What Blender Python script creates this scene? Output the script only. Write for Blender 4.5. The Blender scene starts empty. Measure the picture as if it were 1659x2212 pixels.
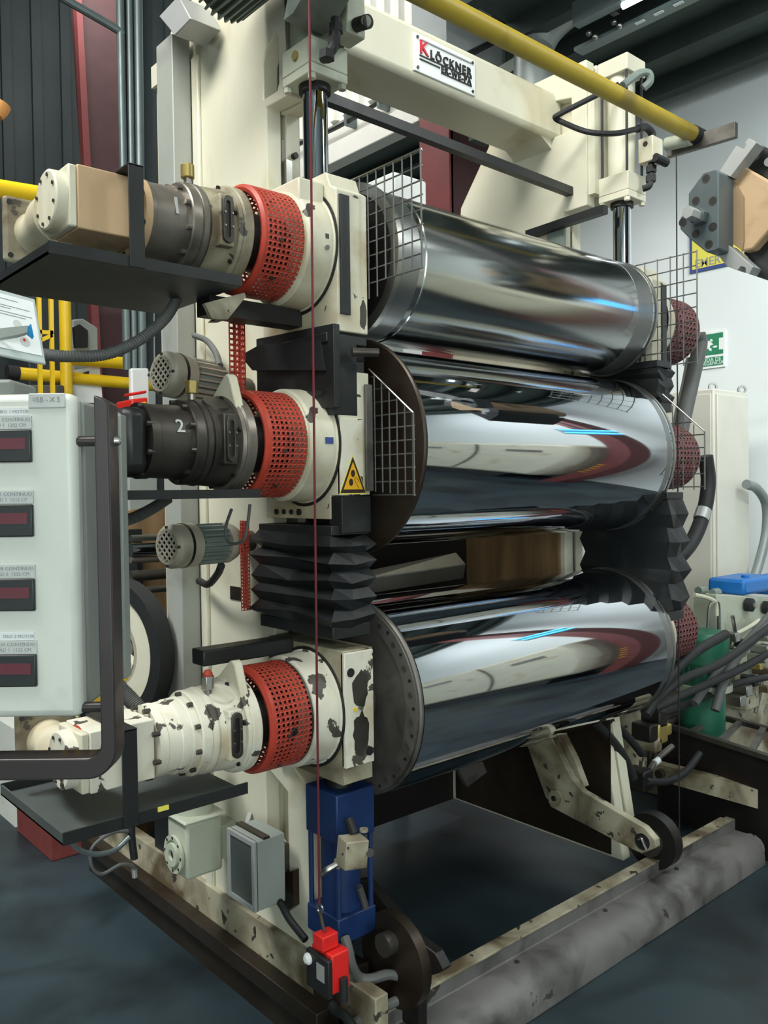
import bpy, math, random
from math import sin, cos, pi, radians
from mathutils import Vector as V, Matrix
from mathutils.geometry import tessellate_polygon
random.seed(7)
S = bpy.context.scene
COL = S.collection
# ------------------------------------------------------------------ camera
F, CX, CY = 1823.9, 829.5, 1106.0
yaw, pitch, roll = radians(41.228), radians(-1.4349), radians(-.7561)
fw = V((sin(yaw)*cos(pitch), cos(yaw)*cos(pitch), sin(pitch)))
r0 = V((cos(yaw), -sin(yaw), 0)); u0 = r0.cross(fw)
rt = r0*cos(roll)+u0*sin(roll); up = u0*cos(roll)-r0*sin(roll)
EYE = V((0, 0, 1.5))
cam = bpy.data.cameras.new('camera'); co = bpy.data.objects.new('camera', cam); COL.objects.link(co)
cam.sensor_fit = 'HORIZONTAL'; cam.sensor_width = 36; cam.lens = F/1659*36; cam.clip_start = .02
co.matrix_world = Matrix.Translation(EYE) @ Matrix((rt, up, -fw)).transposed().to_4x4()
S.camera = co
# ------------------------------------------------------------------ world, exposure, area lights
S.view_settings.view_transform = 'Standard'; S.view_settings.look = 'None'
S.view_settings.gamma = 1; S.view_settings.use_curve_mapping = False
S.view_settings.exposure = 0.0
w = bpy.data.worlds.new('hall_air'); S.world = w; w.use_nodes = True
w.node_tree.nodes['Background'].inputs[0].default_value = (.55, .68, .72, 1)
w.node_tree.nodes['Background'].inputs[1].default_value = .05
def area(name, loc, to, sx, sy, power, col=(1, 1, 1), spread=180):
    l = bpy.data.lights.new(name, 'AREA'); l.shape = 'RECTANGLE'; l.size = sx; l.size_y = sy
    l.energy = power; l.color = col; l.spread = radians(spread)
    o = bpy.data.objects.new(name, l); COL.objects.link(o); o.location = loc
    o.rotation_euler = (V(to)-V(loc)).to_track_quat('-Z', 'Y').to_euler(); return o
area('lamp_hall_left', (-1.5, 2.0, 5.5), (1.0, 2.1, .9), 2.0, 1.4, 165, (1, .985, .93))
area('fill_far_frame', (-.7, .2, 5.8), (2.6, 2.2, 2.6), 2.0, .8, 38, (1, .99, .95), 80)  # unseen fill, aimed to brighten the far frame and beam
area('fill_rear', (-2.6, -4.4, 5.8), (-3.8, -6.0, .5), 3.0, 1.0, 1300, (.98, 1, .97), 130)  # added fill, unseen: brightens the floor and walls behind the camera
area('fill_wall', (3.6, -1.0, 4.05), (5.5, 1.6, 1.6), 2.2, .4, 80, (.95, 1, .98), 170)  # unseen light added to brighten the white wall
area('fill_wall_far', (4.5, 1.2, 4.05), (5.5, 2.2, 1.4), .5, .5, 13, (.94, 1, .98), 120)  # second unseen light added to lift the wall further along
area('fill_aisle', (-1.2, 3.2, 5.2), (.2, 2.7, 0), .8, .8, 26, (.96, 1, 1), 60)  # narrow unseen light added to brighten the floor on the left
area('fill_back', (2.4, 5.4, 5.6), (4.4, 6.0, 4.6), 1.2, 1.2, 70, (1, .99, .95))  # unseen light added for the background and parapet
area('fill_back_left', (.2, 5.6, 5.0), (.6, 6.5, 1.0), .8, .8, 14, (.95, 1, .98))  # small unseen light added for the left background

def at(px, py, X=None, Y=None, Z=None, D=None):
    d = rt*((px-CX)/F) - up*((py-CY)/F) + fw
    if X is not None: t = (X-EYE.x)/d.x
    elif Y is not None: t = (Y-EYE.y)/d.y
    elif Z is not None: t = (Z-EYE.z)/d.z
    else: t = D
    return EYE+d*t

# ------------------------------------------------------------------ materials
def lin(c):
    return tuple(((x/255)/12.92 if x/255 < .04045 else ((x/255+.055)/1.055)**2.4) for x in c)+(1,)
MATS = {}
def mat(name, rgb, rough=.5, metal=0, var=.12, scale=6, chip=0, chipcol=(62, 58, 52), grime=0, grimecol=(70, 55, 38),
        bump=0, bscale=60, emit=0, aniso=None, coat=0, cscale=9, alpha=1, stretch=None):
    m = bpy.data.materials.new(name); m.use_nodes = True; nt = m.node_tree; N, L = nt.nodes, nt.links
    b = N['Principled BSDF']; b.inputs['Roughness'].default_value = rough; b.inputs['Metallic'].default_value = metal
    b.inputs['Coat Weight'].default_value = coat
    base = lin(rgb)
    tc = N.new('ShaderNodeTexCoord'); out = tc.outputs['Object']
    if stretch:
        mp = N.new('ShaderNodeMapping'); mp.inputs['Scale'].default_value = stretch; L.new(out, mp.inputs[0]); out = mp.outputs[0]
    def noise(sc, det=4, dist=0):
        n = N.new('ShaderNodeTexNoise'); n.inputs['Scale'].default_value = sc; n.inputs['Detail'].default_value = det
        n.inputs['Distortion'].default_value = dist; L.new(out, n.inputs['Vector']); return n.outputs['Fac']
    def ramp(fac, p0, p1, c0=(0, 0, 0, 1), c1=(1, 1, 1, 1)):
        r = N.new('ShaderNodeValToRGB'); e = r.color_ramp.elements
        e[0].position, e[1].position = p0, p1; e[0].color, e[1].color = c0, c1; L.new(fac, r.inputs[0]); return r.outputs[0]
    def mix(fac, a, c):
        x = N.new('ShaderNodeMix'); x.data_type = 'RGBA'; L.new(fac, x.inputs[0])
        for i, s in ((6, a), (7, c)):
            if isinstance(s, tuple): x.inputs[i].default_value = s
            else: L.new(s, x.inputs[i])
        return x.outputs[2]
    if var:
        lo = tuple(x*(1-var) for x in base[:3])+(1,); hi = tuple(min(1, x*(1+var)) for x in base[:3])+(1,)
        c = ramp(noise(scale), .3, .7, lo, hi)
    else:
        c = None
    cur = c if c is not None else base
    if grime:
        g = ramp(noise(scale*.55+1.3, 8, .6), .62-.25*grime, .82-.2*grime); cur = mix(g, cur, lin(grimecol))
    if chip:
        k = ramp(noise(cscale, 6, .3), .70-.2*chip, .71-.2*chip); cur = mix(k, cur, lin(chipcol))
    if isinstance(cur, tuple): b.inputs['Base Color'].default_value = cur
    else: L.new(cur, b.inputs['Base Color'])
    if var and rough > .08:
        rr = N.new('ShaderNodeMapRange'); L.new(noise(scale*2.3), rr.inputs[0])
        rr.inputs['To Min'].default_value = rough*.8; rr.inputs['To Max'].default_value = min(1, rough*1.2)
        L.new(rr.outputs[0], b.inputs['Roughness'])
    if bump:
        bp = N.new('ShaderNodeBump'); bp.inputs['Strength'].default_value = bump; bp.inputs['Distance'].default_value = .004
        L.new(noise(bscale, 3), bp.inputs['Height']); L.new(bp.outputs[0], b.inputs['Normal'])
    if emit:
        b.inputs['Emission Color'].default_value = base; b.inputs['Emission Strength'].default_value = emit
    if alpha < 1:
        b.inputs['Alpha'].default_value = alpha
    MATS[name] = m; return m
mat('cream', (214, 211, 190), .45, var=.05, grime=.25, grimecol=(186, 174, 140), scale=3)
mat('cream_worn', (212, 208, 186), .45, var=.06, chip=.16, grime=.5, grimecol=(166, 146, 108), scale=5, cscale=13)
mat('cream_chipped', (220, 217, 200), .42, var=.05, chip=.52, chipcol=(78, 74, 66), grime=.45, grimecol=(176, 160, 124), cscale=15)
mat('cream_dirty', (178, 172, 148), .5, var=.12, chip=.28, grime=.95, grimecol=(92, 80, 60), scale=7, cscale=22)
mat('cream_green', (176, 182, 164), .45, var=.06, grime=.4, grimecol=(120, 122, 104))
mat('grey_green', (120, 132, 126), .5, var=.1, grime=.5, grimecol=(80, 86, 80))
mat('motor_grey', (162, 158, 142), .5, var=.1, grime=.35, grimecol=(98, 92, 78))
mat('tan', (190, 160, 124), .5, var=.07, grime=.3, grimecol=(120, 92, 62), chip=.16)
mat('tan_dark', (150, 126, 96), .5, var=.06)
mat('trunk_grey', (158, 161, 154), .5, var=.05, grime=.3, grimecol=(120, 120, 112))
mat('chrome', (196, 200, 206), .035, 1, var=0)
mat('satin_chrome', (190, 193, 192), .15, 1, var=.04, scale=2, stretch=(1, 14, 14))
mat('steel', (138, 131, 122), .36, .6, var=.12, grime=.5, grimecol=(72, 64, 54), stretch=(1, 1, 1))
mat('steel_dark', (86, 82, 76), .40, .6, var=.2, grime=.5, grimecol=(44, 40, 36))
mat('steel_oily', (70, 62, 53), .38, .6, var=.25, scale=4, grime=.8, grimecol=(50, 38, 28))
mat('steel_plate', (118, 115, 110), .45, .6, var=.14, scale=8, grime=.5, grimecol=(64, 60, 56))
mat('zinc', (170, 170, 164), .35, 1, var=.1)
mat('wire', (138, 140, 138), .4, .9, var=.15)
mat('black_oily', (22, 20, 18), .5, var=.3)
mat('black_paint', (34, 37, 37), .42, var=.12)
mat('black_rubber', (30, 32, 33), .62, var=.2, bump=.2)
mat('bellows_black', (22, 25, 26), .5, var=.25, scale=12, grime=.3, grimecol=(52, 55, 55))
mat('tray_grey', (74, 80, 78), .5, var=.15, scale=4, grime=.4, grimecol=(92, 88, 74))
mat('gun_grey', (88, 98, 100), .45, .3, var=.1)
mat('light_grey', (172, 174, 172), .4, .3, var=.06)
mat('hose_grey', (92, 94, 92), .6, var=.1)
mat('guard_red', (178, 62, 44), .45, var=.1, grime=.35, grimecol=(120, 44, 34), scale=9)
mat('guard_red_shaded', (104, 56, 56), .55, var=.12)  # guard red darkened: shade on the far guards put into the colour
mat('safety_red', (222, 40, 36), .4, var=.05)
mat('cord_red', (100, 32, 40), .5, var=.1)
mat('maroon', (112, 52, 52), .55, var=.08)
mat('maroon_dark', (66, 40, 42), .55, var=.12)
mat('brick_red', (112, 48, 44), .8, var=.15, scale=20)
mat('yellow', (236, 196, 30), .35, var=.04, coat=.2)
mat('yellow_dull', (176, 152, 46), .45, var=.08, grime=.2, grimecol=(120, 104, 60))
mat('sign_yellow', (232, 222, 96), .5, var=0)
mat('warn_yellow', (226, 170, 30), .45, var=.04)
mat('warn_brown', (50, 34, 26), .5, var=0)
mat('sign_blue', (60, 80, 140), .5, var=0)
mat('sign_green', (40, 128, 92), .5, var=0)
mat('white', (232, 236, 234), .5, var=.02)
mat('paper', (232, 236, 236), .6, var=.02)
mat('acrylic', (190, 200, 198), .15, var=.05)
mat('print_grey', (150, 154, 154), .6, var=0)
mat('box_white', (222, 226, 216), .4, var=.03, grime=.08, grimecol=(190, 192, 182))
mat('box_grey', (150, 156, 150), .45, var=.05)
mat('matte_steel', (150, 152, 150), .32, .9, var=.06)
mat('label_grey', (204, 207, 204), .35, var=.02)
mat('handle_dark', (66, 60, 60), .35, .2, var=.1, coat=.2)
mat('meter_black', (44, 50, 50), .35, var=.04)
mat('meter_red', (104, 50, 60), .3, var=.04)
mat('ink_black', (32, 32, 32), .5, var=0)
mat('ink_red', (200, 40, 62), .5, var=0)
mat('cylinder_blue', (19, 46, 92), .45, var=.15, grime=.35, grimecol=(16, 26, 48))
mat('drum_blue', (24, 110, 188), .4, var=.05)
mat('motor_green', (32, 104, 78), .45, var=.1, grime=.3, grimecol=(20, 60, 46))
mat('clip_blue', (40, 140, 200), .4, var=0)
mat('cabinet', (206, 204, 192), .45, var=.03)
mat('wall_white', (226, 232, 232), .75, var=.015, scale=.8)
mat('panel_grey', (158, 166, 166), .6, var=.04)
mat('dark_sheet', (42, 51, 52), .7, var=.12, scale=1.2)
mat('roof_dark', (66, 80, 74), .75, var=.12, scale=1.5)
mat('rib_white', (214, 214, 206), .5, var=.04)
mat('deck_dark', (54, 66, 62), .8, var=.1)
mat('pipe_grey', (132, 140, 138), .45, .3, var=.08)
mat('conduit', (112, 124, 124), .4, .5, var=.08)
mat('floor_paint', (44, 58, 64), .42, var=.25, scale=1.7, grime=.6, grimecol=(20, 27, 31), bump=.05, bscale=14)
mat('curb_grey', (112, 110, 108), .5, .2, var=.14, scale=9, grime=.6, grimecol=(66, 64, 62), chip=.12)
mat('tube_cyan', (60, 180, 255), .4, var=0, emit=9)
mat('tube_white', (235, 250, 255), .4, var=0, emit=2.5)
mat('beacon', (216, 150, 84), .4, var=.05)
mat('brown_board', (132, 106, 74), .5, var=.4, scale=2.5, stretch=(6, 6, .7))
mat('brass', (170, 150, 90), .4, .6, var=.15)

# ------------------------------------------------------------------ geometry builder
class G:
    def __init__(s): s.v = []; s.f = []
    def add(s, vs, fs):
        n = len(s.v); s.v += [V(p) for p in vs]; s.f += [tuple(i+n for i in f) for f in fs]; return s
    def hexa(s, p):
        return s.add(p, [(3, 2, 1, 0), (4, 5, 6, 7), (0, 1, 5, 4), (1, 2, 6, 5), (2, 3, 7, 6), (3, 0, 4, 7)])
    def box(s, x0, x1, y0, y1, z0, z1):
        return s.hexa([(x0, y0, z0), (x1, y0, z0), (x1, y1, z0), (x0, y1, z0), (x0, y0, z1), (x1, y0, z1), (x1, y1, z1), (x0, y1, z1)])
    def bar(s, p0, p1, w, h, upv=(0, 0, 1)):
        p0, p1 = V(p0), V(p1); d = (p1-p0).normalized(); a = d.cross(V(upv))
        a = (a if a.length > 1e-4 else d.cross(V((1, 0, 0)))).normalized()*w/2; b = a.cross(d).normalized()*h/2
        return s.hexa([p0-a-b, p0+a-b, p0+a+b, p0-a+b, p1-a-b, p1+a-b, p1+a+b, p1-a+b])
    def prism(s, outer, axis, a0, a1, holes=()):
        def P(q, a):
            return {'x': (a, q[0], q[1]), 'y': (q[0], a, q[1]), 'z': (q[0], q[1], a)}[axis]
        loops = [list(outer)]+[list(h) for h in holes]; flat = [q for l in loops for q in l]; n = len(flat)
        tri = tessellate_polygon([[V((q[0], q[1], 0)) for q in l] for l in loops])
        fs = [tuple(t) for t in tri]+[tuple(i+n for i in reversed(t)) for t in tri]
        k = 0
        for l in loops:
            m = len(l)
            fs += [(k+i, k+(i+1) % m, n+k+(i+1) % m, n+k+i) for i in range(m)]; k += m
        return s.add([P(q, a0) for q in flat]+[P(q, a1) for q in flat], fs)
    def slab(s, pts, d):
        """polygon in space pushed along vector d"""
        n = len(pts); d = V(d); p = [V(q) for q in pts]
        return s.add(p+[q+d for q in p], [tuple(range(n)), tuple(range(2*n-1, n-1, -1))]+[(i, (i+1) % n, n+(i+1) % n, n+i) for i in range(n)])
    def lathe(s, prof, o, d, n=32, close=False):
        """prof: list of (along, radius); about axis d from point o"""
        o, d = V(o), V(d).normalized(); a = d.orthogonal().normalized(); b = d.cross(a)
        vs = []; m = len(prof)
        for t, r in prof:
            vs += [o+d*t+(a*cos(2*pi*i/n)+b*sin(2*pi*i/n))*r for i in range(n)]
        fs = []
        for j in range(m if close else m-1):
            k = (j+1) % m
            fs += [(j*n+i, j*n+(i+1) % n, k*n+(i+1) % n, k*n+i) for i in range(n)]
        if not close:
            if prof[0][1] > 1e-6: fs.append(tuple(reversed(range(n))))
            if prof[-1][1] > 1e-6: fs.append(tuple((m-1)*n+i for i in range(n)))
        return s.add(vs, fs)
    def cyl(s, p0, p1, r, r1=None, n=20):
        p0, p1 = V(p0), V(p1)
        return s.lathe([(0, r), ((p1-p0).length, r if r1 is None else r1)], p0, p1-p0, n)
    def ring(s, p0, p1, ro, ri, n=32):
        p0, p1 = V(p0), V(p1); L = (p1-p0).length
        return s.lathe([(0, ri), (0, ro), (L, ro), (L, ri)], p0, p1-p0, n, True)
    def tube(s, pts, r, n=10, smooth=6):
        p = [V(q) for q in pts]
        if smooth and len(p) > 2:
            q = [p[0]*2-p[1]]+p+[p[-1]*2-p[-2]]; o = []
            for i in range(1, len(q)-2):
                for k in range(smooth):
                    t = k/smooth
                    o.append(.5*((2*q[i])+(q[i+1]-q[i-1])*t+(2*q[i-1]-5*q[i]+4*q[i+1]-q[i+2])*t*t+(3*q[i]-q[i-1]-3*q[i+1]+q[i+2])*t**3))
            p = o+[p[-1]]
        vs = []; a = None; m = len(p)
        for i in range(m):
            d = (p[min(i+1, m-1)]-p[max(i-1, 0)]).normalized()
            a = d.orthogonal() if a is None else a-d*a.dot(d)
            a.normalize(); b = d.cross(a); rr = r(i/(m-1), i) if callable(r) else r
            vs += [p[i]+(a*cos(2*pi*k/n)+b*sin(2*pi*k/n))*rr for k in range(n)]
        fs = [(i*n+k, i*n+(k+1) % n, (i+1)*n+(k+1) % n, (i+1)*n+k) for i in range(m-1) for k in range(n)]
        fs += [tuple(reversed(range(n))), tuple((m-1)*n+k for k in range(n))]
        return s.add(vs, fs)
    def ball(s, c, r, n=14, sz=1):
        return s.lathe([(-r*sz*cos(pi*i/8), max(r*sin(pi*i/8), 0)) for i in range(9)], c, (0, 0, 1), n)
    def rot(s, c, ax, ang):
        M = Matrix.Translation(c) @ Matrix.Rotation(ang, 4, ax) @ Matrix.Translation(-V(c)); s.v = [M @ q for q in s.v]; return s
    def mirror_x(s, xm):
        s.v = [V((2*xm-q.x, q.y, q.z)) for q in s.v]; s.f = [tuple(reversed(f)) for f in s.f]; return s

def thing(name, label, cat, loc=(0, 0, 0), group=None):
    o = bpy.data.objects.new(name, None); COL.objects.link(o); o.location = loc; o.empty_display_size = .05
    o['label'] = label; o['category'] = cat
    if group: o['group'] = group
    return o
def wloc(o):
    p = V((0, 0, 0))
    while o: p += o.location; o = o.parent
    return p
def obj(name, g, m, parent=None, bevel=0, label=None, cat=None, group=None, kind=None, smooth=35):
    """one mesh object; g holds world coordinates"""
    off = wloc(parent) if parent else (sum(g.v, V())/len(g.v) if g.v else V())
    me = bpy.data.meshes.new(name); me.from_pydata([tuple(q-off) for q in g.v], [], g.f)
    import bmesh
    bm = bmesh.new(); bm.from_mesh(me); bmesh.ops.recalc_face_normals(bm, faces=bm.faces); bm.to_mesh(me); bm.free()
    if smooth:
        me.shade_smooth(); me.set_sharp_from_angle(angle=radians(smooth))
    o = bpy.data.objects.new(name, me); COL.objects.link(o); me.materials.append(MATS[m] if isinstance(m, str) else m)
    if parent: o.parent = parent
    else: o.location = off
    if bevel:
        b = o.modifiers.new('edge', 'BEVEL'); b.width = bevel; b.segments = 2; b.limit_method = 'ANGLE'; b.angle_limit = radians(40)
    if label: o['label'] = label
    if cat: o['category'] = cat
    if group: o['group'] = group
    if kind: o['kind'] = kind
    return o
def copies(name, g, m, parent, spots, bevel=0):
    """g built about the origin; copies share mesh data, placed at world spots"""
    o = obj(name, G().add(g.v, g.f) if True else g, m, None, bevel)
    # re-centre: obj() moved its origin to the mean, undo so that the local origin is (0,0,0)
    for v in o.data.vertices: v.co += o.location
    base = wloc(parent); out = [o]
    for i, p in enumerate(spots):
        c = o if i == 0 else o.copy()
        if i: COL.objects.link(c); out.append(c)
        c.parent = parent; c.location = V(p)-base
    return out
def structure(name, g, m, bevel=0, parent=None):
    return obj(name, g, m, parent, bevel, kind='structure' if not parent else None)
def text(name, s, m, parent, o, xd, yd, size, ext=.0008, align='CENTER', bold=0, fit=0, gap=1):
    c = bpy.data.curves.new(name, 'FONT'); c.body = s; c.size = size; c.extrude = ext; c.align_x = align; c.align_y = 'CENTER'
    c.resolution_u = 2; c.offset = bold; c.space_character = gap
    t = bpy.data.objects.new('tmp', c); COL.objects.link(t)
    me = bpy.data.meshes.new_from_object(t.evaluated_get(bpy.context.evaluated_depsgraph_get()))
    bpy.data.objects.remove(t)
    if fit:
        xs = [v.co.x for v in me.vertices]; me.transform(Matrix.Diagonal((fit/(max(xs)-min(xs)), 1, 1, 1)))
    xd, yd = V(xd).normalized(), V(yd).normalized(); zd = xd.cross(yd)
    M = Matrix((xd, yd, zd)).transposed().to_4x4(); me.transform(M)
    me.transform(Matrix.Translation(V(o)-(wloc(parent) if parent else V())))
    x = bpy.data.objects.new(name, me); COL.objects.link(x); me.materials.clear(); me.materials.append(MATS[m]); x.parent = parent
    return x
def rbox(x0, x1, y0, y1, z0, z1): return G().box(x0, x1, y0, y1, z0, z1)
def bolt_mesh(r, h, d): # hexagon head along d from origin
    return G().cyl((0, 0, 0), V(d)*h, r, n=6)
def mb(r, h, d): return G().cyl((0, 0, 0), V(d)*h, r, n=10)

# ================================================================== SETTING
structure('floor', rbox(-6, 5.6, -7, 7.6, -.1, 0), 'floor_paint')
structure('wall_right', rbox(5.5, 5.65, -7, 7.5, 0, 4.25), 'wall_white')
structure('wall_front', rbox(-6, 5.5, -7.15, -7, 0, 6.5), 'wall_white')
structure('wall_left', rbox(-6.15, -6, -7, 7.5, 0, 6.5), 'panel_grey')
g = rbox(-6, 5.5, 7.5, 7.65, 0, 6.5)
for i in range(46): g.box(-5.9+i*.25, -5.82+i*.25, 7.46, 7.5, 0, 6.5)
structure('wall_back', g, 'dark_sheet')
structure('ceiling', rbox(-6, 3.3, -7, 7.5, 6.5, 6.6), 'panel_grey')
g = rbox(3.3, 5.65, -7, 3.3, 4.25, 4.4).box(4.46, 5.65, 3.3, 7.5, 4.25, 4.4).box(3.2, 3.3, -7, 3.2, 4.4, 6.5)
deck = structure('trim_1', g, 'roof_dark')
for i, x in enumerate((3.42, 3.9, 4.3, 4.75, 5.2)):
    obj('joist', rbox(x, x+.09, -7, 3.3 if x < 4.46 else 7.4, 4.13, 4.25), 'deck_dark', deck)
# mezzanine parapet: ribbed sheets standing on the deck edge
par = thing('mezzanine_parapet', 'white ribbed sheet-metal parapet of the mezzanine behind the cross beam', 'parapet', (4.4, 4.6, 4.2))
obj('backing_sheet', rbox(4.40, 4.43, 4.5, 7.4, 4.55, 6.4), 'rib_white', par)
for i in range(18):
    y = 4.55+i*.16
    obj('rib', G().prism([(4.40, y), (4.36, y+.025), (4.36, y+.075), (4.40, y+.1)], 'z', 4.56, 6.4), 'rib_white', par)
obj('edge_beam', rbox(4.33, 4.46, 4.5, 7.4, 4.2, 4.36), 'rib_white', par, .008)
obj('lower_sheet', rbox(4.41, 4.44, 4.5, 7.4, 4.36, 4.55), 'rib_white', par)
t = obj('conduit_run', G().tube([(4.32, 4.6, 4.5), (4.32, 5.4, 4.46), (4.32, 6.2, 4.5), (4.32, 7.3, 4.46)], .018, 6), 'black_paint', par)
for y in (4.9, 5.3, 5.7, 6.1, 6.5): obj('clamp', rbox(4.30, 4.42, y, y+.03, 4.43, 4.53), 'conduit', par)
# maroon columns
c = thing('steel_column', 'maroon steel column beyond the cross beam, by the mezzanine edge', 'column', (4.4, 4.4, 0))
A = at(920, 420, X=4.4); B = at(950, 420, Y=A.y-.02); Cc = at(1000, 420, Y=A.y-.02)
obj('web', rbox(4.38, 4.40, A.y-.28, A.y, 0, 4.2), 'maroon', c)
obj('flange', rbox(4.36, Cc.x+.06, A.y-.30, A.y-.28, 0, 6.3), 'maroon_dark', c)
obj('flange', rbox(4.34, 4.38, A.y-.30, A.y, 0, 6.3), 'maroon', c)
c = thing('steel_column', 'tapered dark maroon steel column behind the upper drive', 'column', tuple(at(215, 900, Y=6)))
p = [at(154, -60, Y=6), at(262, -60, Y=6), at(283, 1000, Y=6), at(222, 1000, Y=6)]
obj('web', G().slab(p, (0, .05, 0)), 'maroon_dark', c)
p = [at(154, -60, Y=6), at(166, -60, Y=6), at(224, 1000, Y=6), at(206, 1000, Y=6)]
obj('flange', G().slab(p, (0, -.06, 0)), 'maroon', c)
c = thing('steel_column', 'maroon steel column by the white wall, mirrored as an arch in the rolls', 'column', (5.1, -.2, 0))
obj('shaft', rbox(4.95, 5.2, -.27, -.10, 0, 4.12), 'maroon', c)
for i in range(5):
    obj('hazard_stripe', rbox(4.94, 4.95, -.26, -.2, .6+i*.10, .625+i*.10), 'warn_yellow', c)
hd = thing('machine_hood', 'cream sheet-metal machine hood along the white wall, mirrored in the rolls', 'hood', (5.0, -2.9, 0))
obj('shell', rbox(4.75, 5.45, -4.6, -.36, .25, 1.95), 'cream', hd, .12)
for y in (-1.3, -2.3, -3.3):
    obj('seam', rbox(4.735, 4.75, y, y+.02, .35, 1.85), 'steel_dark', hd)
    obj('grip_plate', rbox(4.735, 4.75, y+.3, y+.62, 1.5, 1.62), 'steel_plate', hd)
obj('plinth', rbox(4.85, 5.4, -4.5, -.7, 0, .25), 'black_paint', hd)
fx = thing('lamp_fitting', 'twin-tube lamp fitting with cyan glow, mirrored in the chrome rolls', 'lamp', (4.38, .17, 2.4))
la, lb = V((4.16, .10, 2.34)), V((4.52, .26, 2.34))
obj('housing', G().bar(la+V((.04, -.02, .06)), lb+V((.04, -.02, .06)), .06, .2), 'box_grey', fx)
for dz in (0, .11): obj('tube', G().cyl(la+V((-.02, .04, dz)), lb+V((-.02, .04, dz)), .016, n=8), 'tube_cyan', fx)
obj('drop_rod', G().cyl((4.38, .16, 2.48), (4.38, .16, 4.25), .012, n=8), 'black_paint', fx)

# ================================================================== CALENDER
YC = 1.80; ZR = (2.118, 1.62, .936); RR = (.2033, .273, .269); XB = 1.30; YF = 1.65; XM = 2.068
def mx(x): return 2*XM-x
# --- rolls
labs = ('topmost roll, satin chrome with a dark ring at its left end', 'middle mirror-chrome roll with a rusty brown end disc behind wire mesh',
        'lowest mirror-chrome roll with a bolted grey end disc')
for k in range(3):
    z, R = ZR[k], RR[k]; XD = 1.464; XE = mx(XD)
    t = thing('calender_roll', labs[k], 'roll', (XM, YC, z), 'chrome calender rolls')
    P = lambda a, r: (a, r)
    if k == 0:
        obj('barrel', G().lathe([(0, R), (.075, R), (.078, R-.0025), (.09, R-.0025), (.093, R), (.094, R), (XE-XD-.014, R), (XE-XD-.012, R), (XE-XD-.008, R-.006), (XE-XD, R-.006)], (XD+.005, YC, z), (1, 0, 0), 128), 'satin_chrome', t)
        obj('end_ring', G().ring((XD-.012, YC, z), (XD+.004, YC, z), R+.009, R-.02, 64), 'zinc', t)
        obj('end_disc', G().cyl((XD-.004, YC, z), (XD+.002, YC, z), R-.02, n=64), 'black_oily', t)
        obj('end_ring', G().ring((XE, YC, z), (XE+.012, YC, z), R+.004, R-.02, 64), 'zinc', t)
    else:
        rd = .294 if k == 1 else .2675
        obj('barrel', G().lathe([(0, R), (.0125, R), (XE-XD-.019, R), (XE-XD-.018, R), (XE-XD-.01, R-.010)], (XD+.006, YC, z), (1, 0, 0), 160), 'chrome', t)
        obj('end_disc', G().lathe([(0, rd-.004), (.004, rd), (.010, rd), (.012, rd-.004)], (XD-.006, YC, z), (1, 0, 0), 96), 'steel_oily' if k == 1 else 'steel_plate', t,
            label='rusty brown end disc' if k == 1 else 'scratched grey end disc')
        obj('end_disc', G().lathe([(0, R+.002), (.012, R+.002)], (XE-.006, YC, z), (1, 0, 0), 96), 'zinc', t)
        if k == 2:
            obj('clamp_ring', G().ring((XD-.012, YC, z), (XD-.0065, YC, z), rd-.008, rd-.05, 96), 'steel_plate', t)
            sp = [(XD-.012, YC+cos(a)*(rd-.028), z+sin(a)*(rd-.028)) for a in [2*pi*i/22+.1 for i in range(22)]]
            copies('bolt', mb(.0075, .003, (-1, 0, 0)), 'steel_dark', t, sp)
            copies('screw', mb(.004, .003, (-1, 0, 0)), 'black_oily', t, [(XD-.012, YC+cos(a)*(rd-.02), z+sin(a)*(rd-.02)) for a in [2*pi*i/22+.24 for i in range(22)]])
    if k == 0: obj('end_band', G().lathe([(0, R), (0, R+.0006), (.068, R+.0006), (.068, R)], (XD+.006, YC, z), (1, 0, 0), 96), 'matte_steel', t, label='matte band at the left end')
    bw = .09 if k == 0 else .03
    obj('end_band', G().lathe([(0, R), (0, R+.0006), (bw, R+.0006), (bw, R)], (XE-bw-.018, YC, z), (1, 0, 0), 96), 'matte_steel', t, label='matte band at the right end')
    obj('journal', G().cyl((XD-.01, YC, z), (1.405, YC, z), .1), 'steel_dark', t)
    obj('journal', G().cyl((XE+.004, YC, z), (mx(1.405), YC, z), .1), 'steel_dark', t)

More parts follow.
